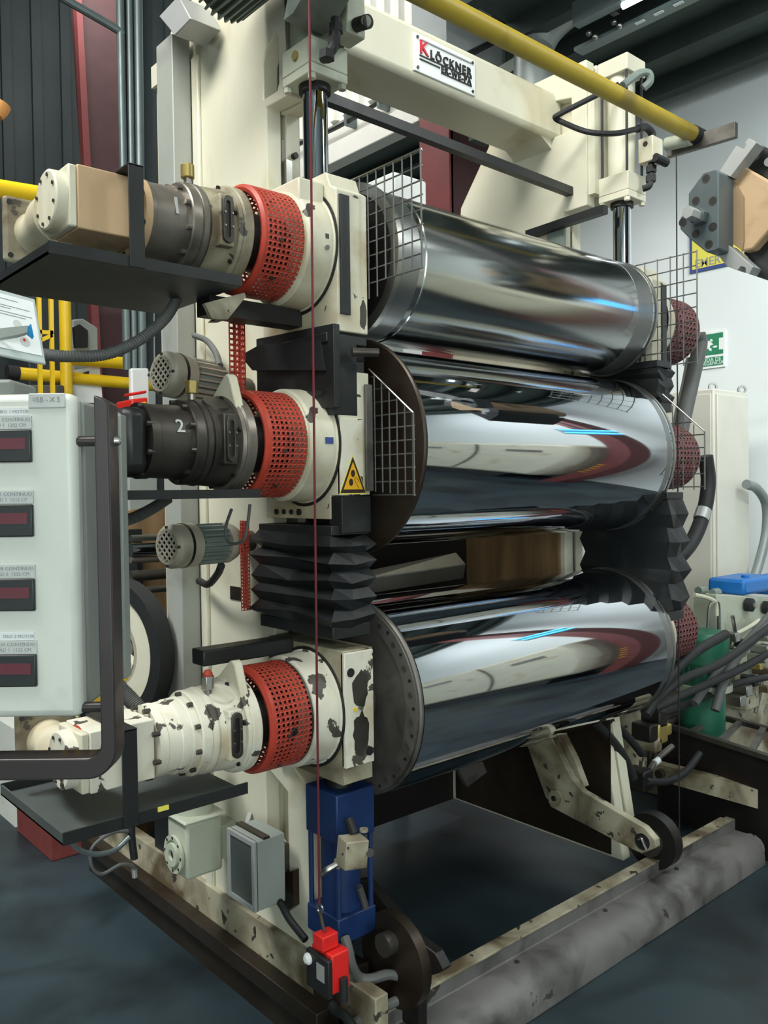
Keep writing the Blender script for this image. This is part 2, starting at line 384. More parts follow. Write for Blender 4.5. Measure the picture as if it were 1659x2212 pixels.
# --- side frames (near and far)
def frame(far):
    X0, X1 = (1.335, 1.45) if not far else (mx(1.45), mx(1.335))
    nm = 'far cream side frame with a slanted upper corner, under the beam end' if far else 'near cream side frame with tall flat web beside the drives'
    t = thing('side_frame', nm, 'machine frame', ((X0+X1)/2, 2.3, .1))
    if not far:
        out = [(2.66, .12), (1.85, .12), (1.85, .70), (2.0, .78), (2.0, 2.575), (1.888, 2.568), (1.888, 3.05), (2.52, 3.05), (2.66, 2.86)]
        hole = [(2.0, 2.60), (1.935, 2.60), (1.925, 2.62), (1.925, 2.74), (1.94, 2.76), (1.985, 2.73), (2.0, 2.70)]
        hole = [(y+.012, z) for y, z in hole]
        win = [(2.06, .50), (1.95, .44), (1.95, .66), (2.06, .71)]
        obj('web_plate', G().prism(out, 'x', X0, X0+.05, [hole, win]), 'cream', t, .004)
        obj('web_plate', G().prism(out, 'x', X1-.05, X1, [hole]), 'cream', t, .004)
        obj('inner_web', G().prism([(2.64, .14), (2.07, .14), (2.07, 2.9), (2.64, 2.8)], 'x', X0+.05, X1-.05), 'cream', t)
        obj('horn_core', rbox(X0+.05, X1-.05, 1.90, 2.07, 2.78, 3.05), 'cream', t)
        obj('horn_sole', rbox(X0+.05, X1-.05, 1.90, 2.0, 2.568, 2.59), 'cream', t)
        obj('horn_back', rbox(X0+.05, X1-.05, 2.03, 2.07, 2.55, 2.8), 'grey_green', t)
        obj('guide_track', rbox(X0+.052, X1-.052, 2.003, 2.07, .78, 2.5), 'steel_dark', t)
        obj('guide_strip', rbox(X0+.055, X0+.075, 1.985, 2.003, 1.1, 2.44), 'zinc', t)
        obj('foot_core', rbox(X0+.05, X1-.05, 1.87, 1.95, .12, .66), 'cream', t)
        for z in (2.22, 2.30, 2.38, 2.46): obj('guide_bolt', G().cyl((1.425, 1.985, z), (1.425, 2.0, z), .009, n=8), 'black_oily', t)
        for p in ((540, 417), (545, 436)):
            q = at(*p, X=X0); obj('oil_hole', G().cyl((X0-.002, q.y, q.z), (X0+.002, q.y, q.z), .009 if p[1] < 430 else .003, n=12), 'ink_black', t)
        q = at(510, 1280, X=X0); obj('rating_plate', rbox(X0-.003, X0, q.y-.03, q.y+.03, q.z-.022, q.z+.018), 'steel_oily', t)
        obj('weld_rib', rbox(X0-.012, X0, 2.36, 2.40, .14, 2.86), 'cream', t, .004)
    else:
        pts = [(1052, 322), (1140, 345), (1232, 346)]
        a = at(1055, 318, X=X0); b = at(995, 450, X=X0)
        out = [(b.y+.35, .12), (1.75, .12), (1.85, .70), (2.0, .78), (2.0, 2.56), (1.888, 2.56), (1.888, 3.10), (2.30, 3.10), (a.y, a.z), (b.y, b.z), (b.y+.1, 1.6)]
        hole = [(2.05, 2.86), (1.955, 2.86), (1.955, 2.98), (2.05, 3.0)]
        obj('web_plate', G().prism(out, 'x', X0, X0+.05, [hole]), 'cream', t, .004)
        obj('web_plate', G().prism(out, 'x', X1-.05, X1), 'cream', t, .004)
        obj('inner_web', G().prism([(2.6, .14), (2.07, .14), (2.07, 2.84), (2.4, 2.84)], 'x', X0+.05, X1-.05), 'cream', t)
        obj('guide_track', rbox(X0+.052, X1-.052, 2.003, 2.07, .78, 2.5), 'steel_dark', t)
        obj('horn_sole', rbox(X0+.05, X1-.05, 1.90, 2.0, 2.56, 2.6), 'cream', t)
        obj('foot_shade_plate', rbox(X0-.004, X0, 1.80, 2.6, .13, .80), 'steel_oily', t, label='oily lower part with shade put into its dark colour')  # added plate: shadow on the far foot put in as dark oily colour
        q0 = at(1254, 440, X=X0); q1 = at(1285, 540, X=X0)
        obj('slot_cover', rbox(X0-.012, X0-.001, 1.985, 2.06, 2.0, 2.53), 'grey_green', t)
    return t
frame(False); frame(True)

# --- cross beam with its name plate
y0, y1, zt, zb = 2.03, 2.25, 3.03, 2.852
bm = thing('cross_beam', 'long cream box beam with a white name plate across the machine top', 'beam', (XM, 2.14, zb))
obj('beam_body', rbox(1.45, 2.735, y0, y1, zb, zt), 'cream', bm, .02)
obj('end_flange', rbox(2.735, 2.748, y0-.05, y1+.04, zb-.08, zt+.03), 'cream', bm, .002)
obj('gusset', G().prism([(2.735, zb), (2.735, zb-.06), (2.62, zb)], 'y', y0+.02, y1-.02), 'cream', bm)
a, b = at(894, 60, Y=y0-.008), at(1027, 212, Y=y0-.008)
pl = obj('name_plate', rbox(a.x, b.x, y0-.008, y0, b.z+.006, a.z-.012), 'white', bm, .002)
zc0, zc1 = b.z+.006, a.z-.012; H = zc1-zc0; Wd = b.x-a.x
for fx_, fz in ((.05, .9), (.95, .9), (.05, .1), (.95, .1)):
    obj('screw', G().cyl((a.x+Wd*fx_, y0-.012, zc0+H*fz), (a.x+Wd*fx_, y0-.008, zc0+H*fz), .005, n=10), 'steel_dark', pl)
yt = y0-.010
text('letter_k', 'K', 'ink_red', pl, (a.x+Wd*.145, yt, zc0+H*.66), (1, 0, 0), (0, 0, 1), .50*H, .002, bold=.0012, fit=.135*Wd)
text('lettering', 'LÖCKNER', 'ink_black', pl, (a.x+Wd*.585, yt, zc0+H*.58), (1, 0, 0), (0, 0, 1), .32*H, .002, bold=.001, fit=.68*Wd, gap=1.25)
text('lettering', 'ER-WE-PA', 'ink_black', pl, (a.x+Wd*.67, yt, zc0+H*.325), (1, 0, 0), (0, 0, 1), .25*H, .002, bold=.0007, fit=.50*Wd, gap=1.2)
for x0, x1, zz in ((.12, .93, .87), (.08, .93, .445), (.08, .40, .345), (.42, .93, .225)):
    obj('rule_line', rbox(a.x+Wd*x0, a.x+Wd*x1, yt-.001, yt+.002, zc0+H*zz-.002, zc0+H*zz+.002), 'ink_black' if zz < .8 else 'print_grey', pl)
# flat tie bars
p0, p1 = at(702, 211, Y=1.965), at(1300, 441, Y=1.965)
obj('tie_bar', G().bar(p0-V((.1, 0, 0)), p1+V((.02, 0, 0)), .03, .03), 'black_paint', label='long black flat bar running between the frames under the cross beam', cat='bar')
p0, p1 = at(1140, 508, X=2.66), at(1308, 452, X=2.66)
obj('brace_bar', G().bar(p0, p1, .03, .03), 'black_paint', label='short black bar running back from the far cylinder head', cat='bar')
p = at(868, 398, Y=2.9)
wb_ = thing('white_housing', 'small white box behind the wire mesh above the top roll', 'box', (p.x, 3.0, 0))
obj('housing_box', rbox(p.x-.05, p.x+.16, 2.9, 3.1, p.z-.09, p.z+.05), 'white', wb_, .01)
obj('post', rbox(p.x, p.x+.06, 2.97, 3.03, 0, p.z-.09), 'box_grey', wb_)

# --- bearing blocks
chipfront = ('cream_worn', 'cream_chipped', 'cream_chipped')
def block(k, far):
    z = ZR[k]; pos = ('top', 'middle', 'bottom')[k]
    t = thing('bearing_block', ('far ' if far else 'near ')+{0: 'top cream bearing block under the chrome rod', 1: 'middle cream bearing block between two bellows', 2: 'bottom cream bearing block with flaking paint above the blue cylinder'}[k],
              'bearing block', (1.35 if not far else mx(1.35), 1.8, z), 'bearing blocks')
    z0, z1 = ((1.898, 2.247), (1.43, 1.80), (.805, 1.10))[k]
    f = (lambda g: g.mirror_x(XM)) if far else (lambda g: g)
    if k == 0:
        prof = [(1.985, z0), (YF, z0), (YF, 2.247), (1.675, 2.262), (1.69, 2.298), (1.985, 2.298)]
    elif k == 1:
        prof = [(1.985, z0), (1.69, z0), (1.69, 1.49), (YF, 1.49), (YF, 1.80), (1.985, 1.80)]
    else:
        prof = [(1.985, z0-.045), (1.655, z0-.045), (1.655, z0), (YF, z0), (YF, z1), (1.985, z1)]
    obj('housing', f(G().prism(prof, 'x', 1.303, 1.40)), 'cream_worn' if k < 2 else 'cream_dirty', t, .003)
    if k == 2: obj('front_plate', f(rbox(1.303, 1.397, YF-.006, YF+.01, z0, 1.095)), 'cream_chipped', t, .002)
    if k == 1: obj('front_plate', f(rbox(1.303, 1.374, YF-.004, YF+.01, 1.49, 1.682)), 'cream_chipped', t, .001)
    if k == 0: obj('front_plate', f(rbox(1.31, 1.34, YF-.006, YF+.01, 1.94, 2.235)), 'black_paint', t, .001)
    # cap
    obj('cap', f(G().lathe([(0, .150), (.006, .150), (.008, .146), (.075, .143), (.080, .138), (.082, .12)], (1.304, YC, z), (-1, 0, 0), 56)), 'cream_worn' if k != 2 else 'cream_chipped', t)
    obj('cap_rim', f(G().ring((1.302, YC, z), (1.300, YC, z), .158, .149, 56)), 'black_oily', t)
    if not far:
        if k == 0:
            q = at(695, 517, Y=1.68); obj('tag', rbox(1.272, 1.282, 1.654, 1.66, 2.120, 2.132), 'steel_dark', t)
            obj('screw', G().cyl((1.275, 1.662, 2.10), (1.275, 1.65, 2.098), .006, n=8), 'zinc', t)
        if k == 1: obj('tag', rbox(1.262, 1.285, 1.652, 1.656, 1.618, 1.634), 'sign_blue', t)
        if k == 2:
            for x, zz in ((1.322, 1.045), (1.381, .835)):
                obj('bolt_hole', G().cyl((x, YF-.008, zz), (x, YF, zz), .0115, n=18), 'ink_black', t)
            obj('paint_dot', G().cyl((1.334, YF-.008, .95), (1.334, YF-.006, .95), .005, n=12), 'yellow', t)
            obj('grease_nipple', G().cyl((1.348, YF-.018, .952), (1.348, YF-.006, .952), .005, n=6), 'zinc', t)
            for zz, h in ((1.0, .05), (.885, .055)):   # bare patches where the paint has flaked
                n = 18; pp = []
                for i in range(n):
                    aa = 2*pi*i/n; rr = random.uniform(.78, 1.15)
                    pp.append(V((1.352+.027*rr*cos(aa), YF-.0065, zz+h*rr*sin(aa))))
                obj('bare_patch', G().slab(pp, (0, -.0006, 0)), 'steel_dark', t)
        if k == 0:
            n = 14; pp = [V((1.384+.013*random.uniform(.7, 1.1)*cos(2*pi*i/n), YF-.0002, 1.945+.045*random.uniform(.7, 1.1)*sin(2*pi*i/n))) for i in range(n)]
            obj('bare_patch', G().slab(pp, (0, -.0006, 0)), 'steel_dark', t)
            obj('cover', rbox(1.225, 1.302, 1.698, 1.96, 2.187, 2.272), 'cream_worn', t, .004)
        if k == 1:
            for yy, r in ((1.93, .008), (1.895, .007), (1.86, .007), (1.825, .009)):
                obj('port', G().cyl((1.298, yy, 1.447), (1.303, yy, 1.447), r, n=12), 'ink_black', t)
    return t
for k in range(3): block(k, False)
for k in range(3): block(k, True)
q = [V((1.302+.0, YF-.0055, 1.487)), V((1.374, YF-.0055, 1.487)), V((1.338, YF-.0055, 1.592))]
def tri(cx, w, zb_, h, y): return [V((cx-w/2, y, zb_)), V((cx+w/2, y, zb_)), V((cx, y, zb_+h))]
wl = at(733, 1068, Y=YF-.006); wr = at(792, 1066, Y=YF-.006); wt = at(763, 983, Y=YF-.006)
wcx, ww, wz, wh = (wl.x+wr.x)/2, wr.x-wl.x, wl.z, wt.z-wl.z
ws = thing('warning_sticker', 'yellow triangular hand-in-rollers warning sticker on the middle block', 'sticker', (wcx, YF-.006, wz))
obj('backing', G().slab(tri(wcx, ww, wz, wh, YF-.0062), (0, .001, 0)), 'sign_yellow', ws)
obj('border', G().slab(tri(wcx, ww*.93, wz+.003, wh*.93, YF-.0068), (0, .0006, 0)), 'warn_brown', ws)
obj('field', G().slab(tri(wcx, ww*.70, wz+.012, wh*.70, YF-.0074), (0, .0006, 0)), 'warn_yellow', ws)
for dx, dz in ((-.001, .052), (-.0075, .030)):
    obj('roller_mark', G().slab([V((wcx+dx+.0065*cos(i*pi/10), YF-.008, wz+dz+.009*sin(i*pi/10))) for i in range(20)], (0, .0006, 0)), 'warn_brown', ws)
obj('hand_mark', G().tube([(wcx+.018, YF-.008, wz+.014), (wcx+.006, YF-.008, wz+.032), (wcx+.004, YF-.008, wz+.038), (wcx+.010, YF-.008, wz+.041), (wcx+.019, YF-.008, wz+.030)], .0006, 5), 'warn_brown', ws)

# --- wire mesh guards
def mesh(name, label, wires, frame_, far=False):
    t = thing(name, label, 'guard', tuple(V(wires[0][0])), 'wire mesh nip guards')
    for a, b in wires: obj('wire', G().cyl(a, b, .0021, n=6), 'wire', t)
    for a, b in frame_: obj('edge_rod', G().cyl(a, b, .0026, n=6), 'zinc', t)
    return t
def grid(x, ys, zs, y0, y1, zf0, zf1):
    return [((x, y, zf0(y)), (x, y, zf1(y))) for y in ys]+[((x+.004, y0(z), z), (x+.004, y1(z), z)) for z in zs]
ys = [1.455+i*.0325 for i in range(9)]
W1 = grid(1.405, ys, [2.03+i*.0345 for i in range(9)], lambda z: 1.453, lambda z: 1.717, lambda y: 2.028 if y < 1.6 else 1.99, lambda y: 2.306)
mesh('mesh_guard', 'square wire mesh guard in front of the near end of the top roll', W1, [((1.405, 1.455, 2.026), (1.405, 1.455, 2.308)), ((1.405, 1.452, 2.308), (1.405, 1.72, 2.308))])
ys2 = [1.510+i*.0285 for i in range(6)]
def top2(y): return 1.688+(y-1.507)*.75 if y > 1.507 else 1.688
W2 = grid(1.42, ys2, [1.489+i*.034 for i in range(10)], lambda z: max(1.507, 1.507+(z-1.688)/.75), lambda z: 1.668, lambda y: 1.487+.08*(y-1.51), top2)
mesh('mesh_guard', 'wire mesh guard with slanted top edge before the rusty disc of the middle roll', W2, [((1.42, 1.507, 1.69), (1.42, 1.672, 1.815)), ((1.42, 1.507, 1.487), (1.42, 1.507, 1.69))])
t = obj('guard_bracket', rbox(1.378, 1.40, YF-.014, YF-.006, 1.50, 1.77), 'steel_plate', bevel=.001, label='grey flat strip holding the slanted mesh guard beside the middle block', cat='bracket')
xf = mx(1.405)
W3 = grid(xf, [1.475+i*.05 for i in range(6)], [1.93+i*.047 for i in range(9)], lambda z: 1.475, lambda z: 1.74, lambda y: 1.92, lambda y: 2.31)
mesh('mesh_guard', 'far wire mesh guard standing out at the right end of the top roll', W3, [((xf, 1.475, 1.92), (xf, 1.475, 2.31))])
W4 = grid(xf+.02, [1.46+i*.04 for i in range(6)], [1.50+i*.045 for i in range(6)], lambda z: max(1.46, 1.46+(z-1.68)/.9), lambda z: 1.68, lambda y: 1.49, lambda y: 1.68+(y-1.46)*.9)
mesh('mesh_guard', 'far wire mesh guard with slanted edge at the right end of the middle roll', W4, [((xf+.02, 1.46, 1.69), (xf+.02, 1.70, 1.905)), ((xf+.02, 1.46, 1.49), (xf+.02, 1.46, 1.69))])
# ================================================================== DRIVES
def perforated_tube(x0, x1, r, yc, zc, nx, na, fill=.52):
    g = G(); L = (x1-x0)/nx; A = 2*pi/na
    P = lambda x, a: (x, yc+r*cos(a), zc+r*sin(a))
    m = (1-fill)/2
    for i in range(nx):
        for j in range(na):
            xa, xb, a0, a1 = x0+i*L, x0+(i+1)*L, j*A, (j+1)*A
            o = [P(xa, a0), P(xb, a0), P(xb, a1), P(xa, a1)]
            q = [P(xa+L*m, a0+A*m), P(xb-L*m, a0+A*m), P(xb-L*m, a1-A*m), P(xa+L*m, a1-A*m)]
            g.add(o+q, [(0, 1, 5, 4), (1, 2, 6, 5), (2, 3, 7, 6), (3, 0, 4, 7)])
    return g
def perforated_sheet(o, u, v_, nu, nv, fill=.55):
    g = G(); o, u, v_ = V(o), V(u), V(v_); m = (1-fill)/2
    for i in range(nu):
        for j in range(nv):
            q = lambda a, b: o+u*((i+a)/nu)+v_*((j+b)/nv)
            g.add([q(0, 0), q(1, 0), q(1, 1), q(0, 1), q(m, m), q(1-m, m), q(1-m, 1-m), q(m, 1-m)], [(0, 1, 5, 4), (1, 2, 6, 5), (2, 3, 7, 6), (3, 0, 4, 7)])
    return g
def solid(o, th):
    s_ = o.modifiers.new('thick', 'SOLIDIFY'); s_.thickness = th; s_.offset = 0
POS = ('top', 'middle', 'bottom')
for k in range(3):
    z = ZR[k]
    t = thing('coupling_guard', 'red perforated drum guard round the %s drive coupling' % POS[k], 'guard', (1.16, YC, z), 'red coupling guards')
    solid(obj('perforated_sheet', perforated_tube(1.115, 1.222, .132, YC, z, 8, 62), 'guard_red', t, smooth=60), .0015)
    obj('rim', G().lathe([(0, .112), (-.008, .116), (-.010, .124), (-.004, .132), (.006, .133), (.006, .131), (0, .126)], (1.112, YC, z), (1, 0, 0), 48, True), 'guard_red', t)
    obj('rim', G().ring((1.218, YC, z), (1.224, YC, z), .1335, .125, 48), 'steel_dark' if k == 2 else 'cream_worn', t)
    for a in (3.3, 4.0): obj('screw', G().cyl((1.15, YC+.133*cos(a), z+.133*sin(a)), (1.15, YC+.138*cos(a), z+.138*sin(a)), .005, n=8), 'steel_dark', t)
    if k == 2: obj('oil_blot', G().lathe([(0, .010), (.0012, .008)], (1.165, YC+.1335*cos(3.25), z+.1335*sin(3.25)), (0, cos(3.25), sin(3.25)), 9), 'black_oily', t)

def drive(k):
    z = ZR[k]; c = lambda x: (x, YC, z)
    body = ('steel', 'steel_dark', 'cream_chipped')[k]; fl = ('cream_dirty', 'steel_dark', 'cream_chipped')[k]
    blk = ('tan', 'black_paint', 'cream_chipped')[k]
    lab = ('steel gear drive with a tan square housing in front of the top roll', 'dark steel gear drive marked 2, half behind the white control box',
           'chipped cream gear drive on the lowest tray')[k]
    t = thing('gear_drive', lab, 'gearbox', (.95, YC, z), 'roll drives')
    D = (1, 0, 0)
    obj('shaft_coupling', G().lathe([(1.06, .07), (1.06, .098), (1.10, .098), (1.10, .07), (1.30, .07)], (0, YC, z), D, 32), 'black_oily', t)
    obj('rear_flange', G().lathe([(1.045, .10), (1.048, .114), (1.056, .117), (1.060, .114), (1.064, .118), (1.084, .118), (1.088, .114), (1.088, .09)], (0, YC, z), D, 56), fl if k != 1 else 'steel', t)
    obj('gear_case', G().lathe([(.985, .09), (.985, .1), (.995, .102), (1.046, .106), (1.046, .09)], (0, YC, z), D, 48), fl, t)
    obj('ring_flange', G().lathe([(.938, .08), (.938, .097), (.941, .1), (.962, .1), (.965, .097), (.967, .101), (.978, .103), (.981, .1), (.987, .098)], (0, YC, z), D, 56), body, t)
    if k == 2:
        prof = [(.842, .07), (.842, .083), (.862, .085), (.864, .083), (.895, .0845), (.897, .087), (.92, .087), (.922, .089), (.94, .089)]
    else:
        prof = [(.838, .07), (.838, .086), (.858, .086), (.860, .0835), (.94, .0865)]
    obj('gear_cylinder', G().lathe(prof, (0, YC, z), D, 56), body, t)
    if k == 0: obj('adapter_ring', G().lathe([(.832, .07), (.832, .0875), (.848, .0878), (.850, .084)], (0, YC, z), D, 48), 'tan', t)
    for i in range(10):
        a = 2*pi*i/10+.25
        p = V((.938, YC+.092*cos(a), z+.092*sin(a)))
        obj('bolt', G().cyl(p-V((.012, 0, 0)), p, .006, n=8), 'steel_dark' if k else 'steel', t)
    for i in range(8):
        a = 2*pi*i/8+.35
        p = V((.838, YC+.081*cos(a), z+.081*sin(a)))
        obj('bolt', G().cyl(p-V((.010, 0, 0)), p+V((.006, 0, 0)), .006, n=8), 'steel_dark', t)
    for i in range(6):
        a = 2*pi*i/6+.8; p = V((1.045, YC+.109*cos(a), z+.109*sin(a)))
        obj('bolt', G().cyl(p-V((.006, 0, 0)), p, .005, n=8), 'black_oily', t)
    # square housing, end cap and right-angle motor behind
    h = .066
    if k == 1:
        obj('square_housing', rbox(.775, .835, YC-.075, YC+.075, z-.075, z+.07), 'black_paint', t, .02)
        obj('end_cap', G().lathe([(.70, .05), (.70, .062), (.775, .064)], (0, YC, z), D, 40), 'black_paint', t)
    else:
        obj('square_housing', rbox(.690, .836, YC-h, YC+h, z-h, z+h), blk, t, .003)
        obj('end_face', rbox(.672, .690, YC-h+.002, YC+h-.002, z-h+.002, z+h-.002), 'cream_worn', t, .004)
        obj('end_cap', G().lathe([(.648, .0), (.648, .058), (.651, .062), (.672, .063)], (0, YC, z), D, 48), 'cream_worn' if k == 0 else 'cream_chipped', t)
        for i in range(8):
            a = 2*pi*i/8+.3; p = V((.648, YC+.05*cos(a), z+.05*sin(a)))
            obj('screw', G().cyl(p-V((.003, 0, 0)), p, .004, n=8), 'steel_dark', t)
        obj('motor_neck', G().lathe([(0, .06), (.05, .058), (.13, .042), (.16, .05)], (.70, YC+.055, z-.012), (0, 1, 0), 32), 'cream_worn', t)
        obj('motor_flange', G().box(.63, .77, YC+.21, YC+.232, z-.085, z+.065), 'cream_dirty', t, .008)
        for dx, dz in ((.012, .05), (.012, -.07), (.128, .05), (.128, -.07)):
            obj('bolt_hole', G().cyl((.63+dx, YC+.207, z+dz), (.63+dx, YC+.211, z+dz), .006, n=10), 'ink_black', t)
        if k == 2: obj('red_line', G().ring((.688, YC, z), (.691, YC, z), .0672, .06, 48), 'guard_red', t)
    # sight glass on a flat pad
    px0 = YC-.112
    obj('sight_pad', rbox(.998, 1.034, px0, YC-.05, z-.055, z+.062), fl if k != 1 else 'steel_dark', t, .003)
    def oval(x, r, hh): return [(x+r*cos(a), hh+r*sin(a)) for a in [pi*i/8 for i in range(9)]]+[(x+r*cos(a), -hh+r*sin(a)) for a in [pi+pi*i/8 for i in range(9)]]
    o1 = [(a, b+z+.004) for a, b in oval(1.016, .0135, .040)]; o2 = [(a, b+z+.004) for a, b in oval(1.016, .0055, .036)]
    obj('sight_frame', G().prism(o1, 'y', px0-.008, px0, [o2]), 'steel_dark', t, .001)
    obj('sight_glass', G().prism(o2, 'y', px0-.004, px0), 'black_oily', t)
    for dx in (-.0095, .0095):
        for dz in (-.012, .018): obj('screw', G().cyl((1.016+dx, px0-.011, z+dz), (1.016+dx, px0-.008, z+dz), .0025, n=6), 'zinc', t)
    # lifting ear and breather plug
    if k:
        obj('lifting_ear', G().prism([(YC-.085, z+.075), (YC-.055, z+.155), (YC-.045, z+.163), (YC-.033, z+.160), (YC+.04, z+.10)], 'x', 1.048, 1.072), 'cream_worn', t, .004)
        obj('case_boss', G().lathe([(0, .035), (.012, .032), (.012, .012)], (1.015, YC-.045, z+.082), (0, -.5, .86), 24), fl, t)
    bp = V((.968, YC-.02, z+.098)) if k != 2 else V((.985, YC-.04, z+.09))
    obj('breather_stem', G().cyl(bp, bp+V((0, 0, .016)), .009, n=10), 'steel', t)
    obj('breather_plug', G().cyl(bp+V((0, 0, .014)), bp+V((0, 0, .045)), .016, n=6 if k else 12), 'brass' if k < 2 else 'zinc', t, .002)
    if k == 2: obj('plug_cap', G().lathe([(0, .012), (.006, .012), (.014, .006)], bp+V((0, 0, .045)), (0, 0, 1), 12), 'guard_red', t)
    if k < 2:
        a = radians(205) if k == 0 else radians(200)
        n = V((0, cos(a-radians(-12)), sin(a-radians(-12)))); 
        a = radians(168 if k == 0 else 160); n = V((0, cos(a), sin(a))); yd = V((0, -sin(a), cos(a))); yd = yd if yd.z > 0 else -yd
        o = V((.905, YC, z))+n*.0862
        text('painted_number', '12'[k], 'light_grey', t, o, (1, 0, 0), yd, .056 if k == 0 else .044, .0008, bold=.0006)
for k in range(3): drive(k)

# trays with strap brackets
def tray(k, x0, x1, zt, sides, h):
    t = thing('drip_tray', ('dark sheet tray under the top gear drive', 'thin black tray under the middle gear drive', 'dark sheet tray under the chipped cream gear drive')[k], 'tray', (x0+.1, YC, zt), 'drive trays')
    ya, yb = 1.68, 2.07
    obj('bottom', rbox(x0, x1, ya+.004, yb, zt, zt+.004), 'tray_grey', t)
    obj('lip', rbox(x0, x1, ya, ya+.004, zt, zt+h), 'black_paint', t)
    obj('lip', rbox(x0, x0+.004, ya+.004, yb, zt, zt+h*.9), 'black_paint' if k != 2 else 'tray_grey', t)
    obj('lip', rbox(x0, x1, yb, yb+.004, zt, zt+h), 'black_paint', t)
    if sides:
        z = ZR[k]; hx = .775 if k == 0 else .735
        w_ = .034
        obj('strap', rbox(hx, hx+w_, ya-.004, ya, zt, z+.071), 'black_paint', t, .001)
        obj('strap', rbox(hx, hx+w_, ya-.004, YC+.068, z+.067, z+.072), 'black_paint', t, .001)
    return t
tray(0, .609, 1.048, 1.975, True, .024)
tray(1, .70, 1.088, 1.488, False, .02)
t = tray(2, .611, 1.04, .80, True, .026)
a, b = at(341, 1727, Y=1.678), at(364, 1718, Y=1.678)
obj('yellow_tag', rbox(a.x, b.x, 1.677, 1.68, .816, .826), 'sign_yellow', t)
t = thing('tray_bracket', 'cream angled bracket under the right end of the top tray', 'bracket', (1.04, 1.76, 1.93))
obj('gusset', G().slab([at(442, 655, Y=1.74), at(528, 632, Y=1.74), at(472, 690, Y=1.74), at(458, 688, Y=1.74)], (0, .012, 0)), 'cream_dirty', t)
obj('foot', G().slab([at(472, 690, Y=1.74), at(528, 632, Y=1.74), at(532, 640, Y=1.74), at(492, 690, Y=1.74)], (0, .05, 0)), 'cream_dirty', t)
obj('support_beam', rbox(1.03, 1.302, 1.80, 1.86, 1.93, 1.975), 'black_oily', label='black bracket arm under the top coupling guard', cat='arm')
a, b = at(505, 1442, Y=1.9), at(630, 1415, Y=1.9)
obj('support_beam', rbox(1.03, 1.302, 1.86, 1.92, 1.07, 1.11), 'black_paint', label='black bracket arm above the bottom coupling guard', cat='arm', bevel=.004)

# red perforated strips beside the bellows
for nm, x0, x1, z0, z1 in (('upper red perforated upright strip left of the black bellows', 1.16, 1.21, 1.60, 1.96), ('lower red perforated upright strip left of the pleated bellows', 1.245, 1.275, 1.17, 1.42)):
    t = thing('perforated_strip', nm, 'guard', (x0, 2.02, z0))
    yy = 1.93 if z0 > 1.5 else 2.03
    solid(obj('sheet_face', perforated_sheet((x0, yy, z0), (x1-x0, 0, 0), (0, 0, z1-z0), 3, 25), 'guard_red', t), .001)
    solid(obj('sheet_side', perforated_sheet((x1, yy, z0), (.02, .08, 0), (0, 0, z1-z0), 4, 25), 'guard_red', t), .001)

# bellows
def bellows(name, x0, x1, y0, y1, z0, z1, n, d, seed=3, far=False, label='', colr='bellows_black'):
    rnd = random.Random(seed); g = G(); ringn = 0
    lv = []
    for i in range(2*n+1):
        o = d if i % 2 else 0; zz = z1+(z0-z1)*i/(2*n)
        j = lambda s=.006: rnd.uniform(-s, s)
        lv.append([(x0-o+j(), y0-o+j(), zz+j()), ((x0+x1)/2+j(), y0-o*.8+j(), zz-.008+j()), (x1+o*.6+j(), y0-o+j(), zz+j()), (x1+o*.4, y1+o, zz), (x0-o+j(), y1+o, zz+j()), (x0-o+j(), (y0+y1)/2, zz+j(.008))])
    vs = [p for l in lv for p in l]; m = 6
    fs = [(a*m+b, a*m+(b+1) % m, (a+1)*m+(b+1) % m, (a+1)*m+b) for a in range(len(lv)-1) for b in range(m)]
    fs += [tuple(range(m)), tuple((len(lv)-1)*m+q for q in range(m))]
    g.add(vs, fs)
    if far: g.mirror_x(XM)
    t = thing(name, label, 'bellows', tuple(sum(g.v, V())/len(g.v)), None)
    obj('pleats', g, colr, t, smooth=0)
    f = (lambda q: q.mirror_x(XM)) if far else (lambda q: q)
    obj('clamp_frame', f(rbox(x0-.004, x1+.004, y0-.004, y1, z1-.002, z1+.022)), 'black_paint', t, .002)
    obj('clamp_frame', f(rbox(x0-.004, x1+.004, y0-.004, y1, z0-.03, z0+.002)), 'black_paint', t, .002)
    return t
bellows('bellows', 1.285, 1.40, 1.665, 1.99, 1.16, 1.392, 5, .022, 3, label='black pleated bellows between the middle and bottom blocks')
bellows('bellows', 1.29, 1.395, 1.67, 1.99, 1.83, 1.88, 2, .006, 5, label='short sagging black bellows under the top bearing block')
b = thing('bellows_box', 'black box cover below the top block, beside the red strip', 'cover', (1.25, 1.85, 1.8))
obj('cover_side', G().slab([at(553, 732, X=1.275), at(720, 698, X=1.275), at(722, 880, X=1.275), at(556, 888, X=1.275)], (.02, 0, 0)), 'bellows_black', b, .002)
obj('cover_flap', G().slab([at(519, 768, X=1.24), at(560, 745, X=1.262), at(690, 735, X=1.268), at(700, 800, X=1.268), at(545, 800, X=1.26)], (.006, 0, 0)), 'black_rubber', b)
obj('cover_front', rbox(1.285, 1.36, 1.648, 1.70, 1.69, 1.872), 'bellows_black', b, .002)
obj('cover_top', rbox(1.27, 1.40, 1.655, 1.98, 1.868, 1.892), 'black_paint', b, .003)
obj('cover_rib', rbox(1.27, 1.276, 1.68, 2.0, 1.74, 1.752), 'black_paint', b)
obj('handle_stub', G().cyl((1.33, 1.63, 1.845), (1.39, 1.60, 1.845), .011, n=12), 'steel_dark', b)
obj('lower_cover', rbox(1.305, 1.40, 1.648, 1.70, 1.395, 1.488), 'bellows_black', label='black smooth cover under the hand warning sticker', cat='cover', bevel=.002)
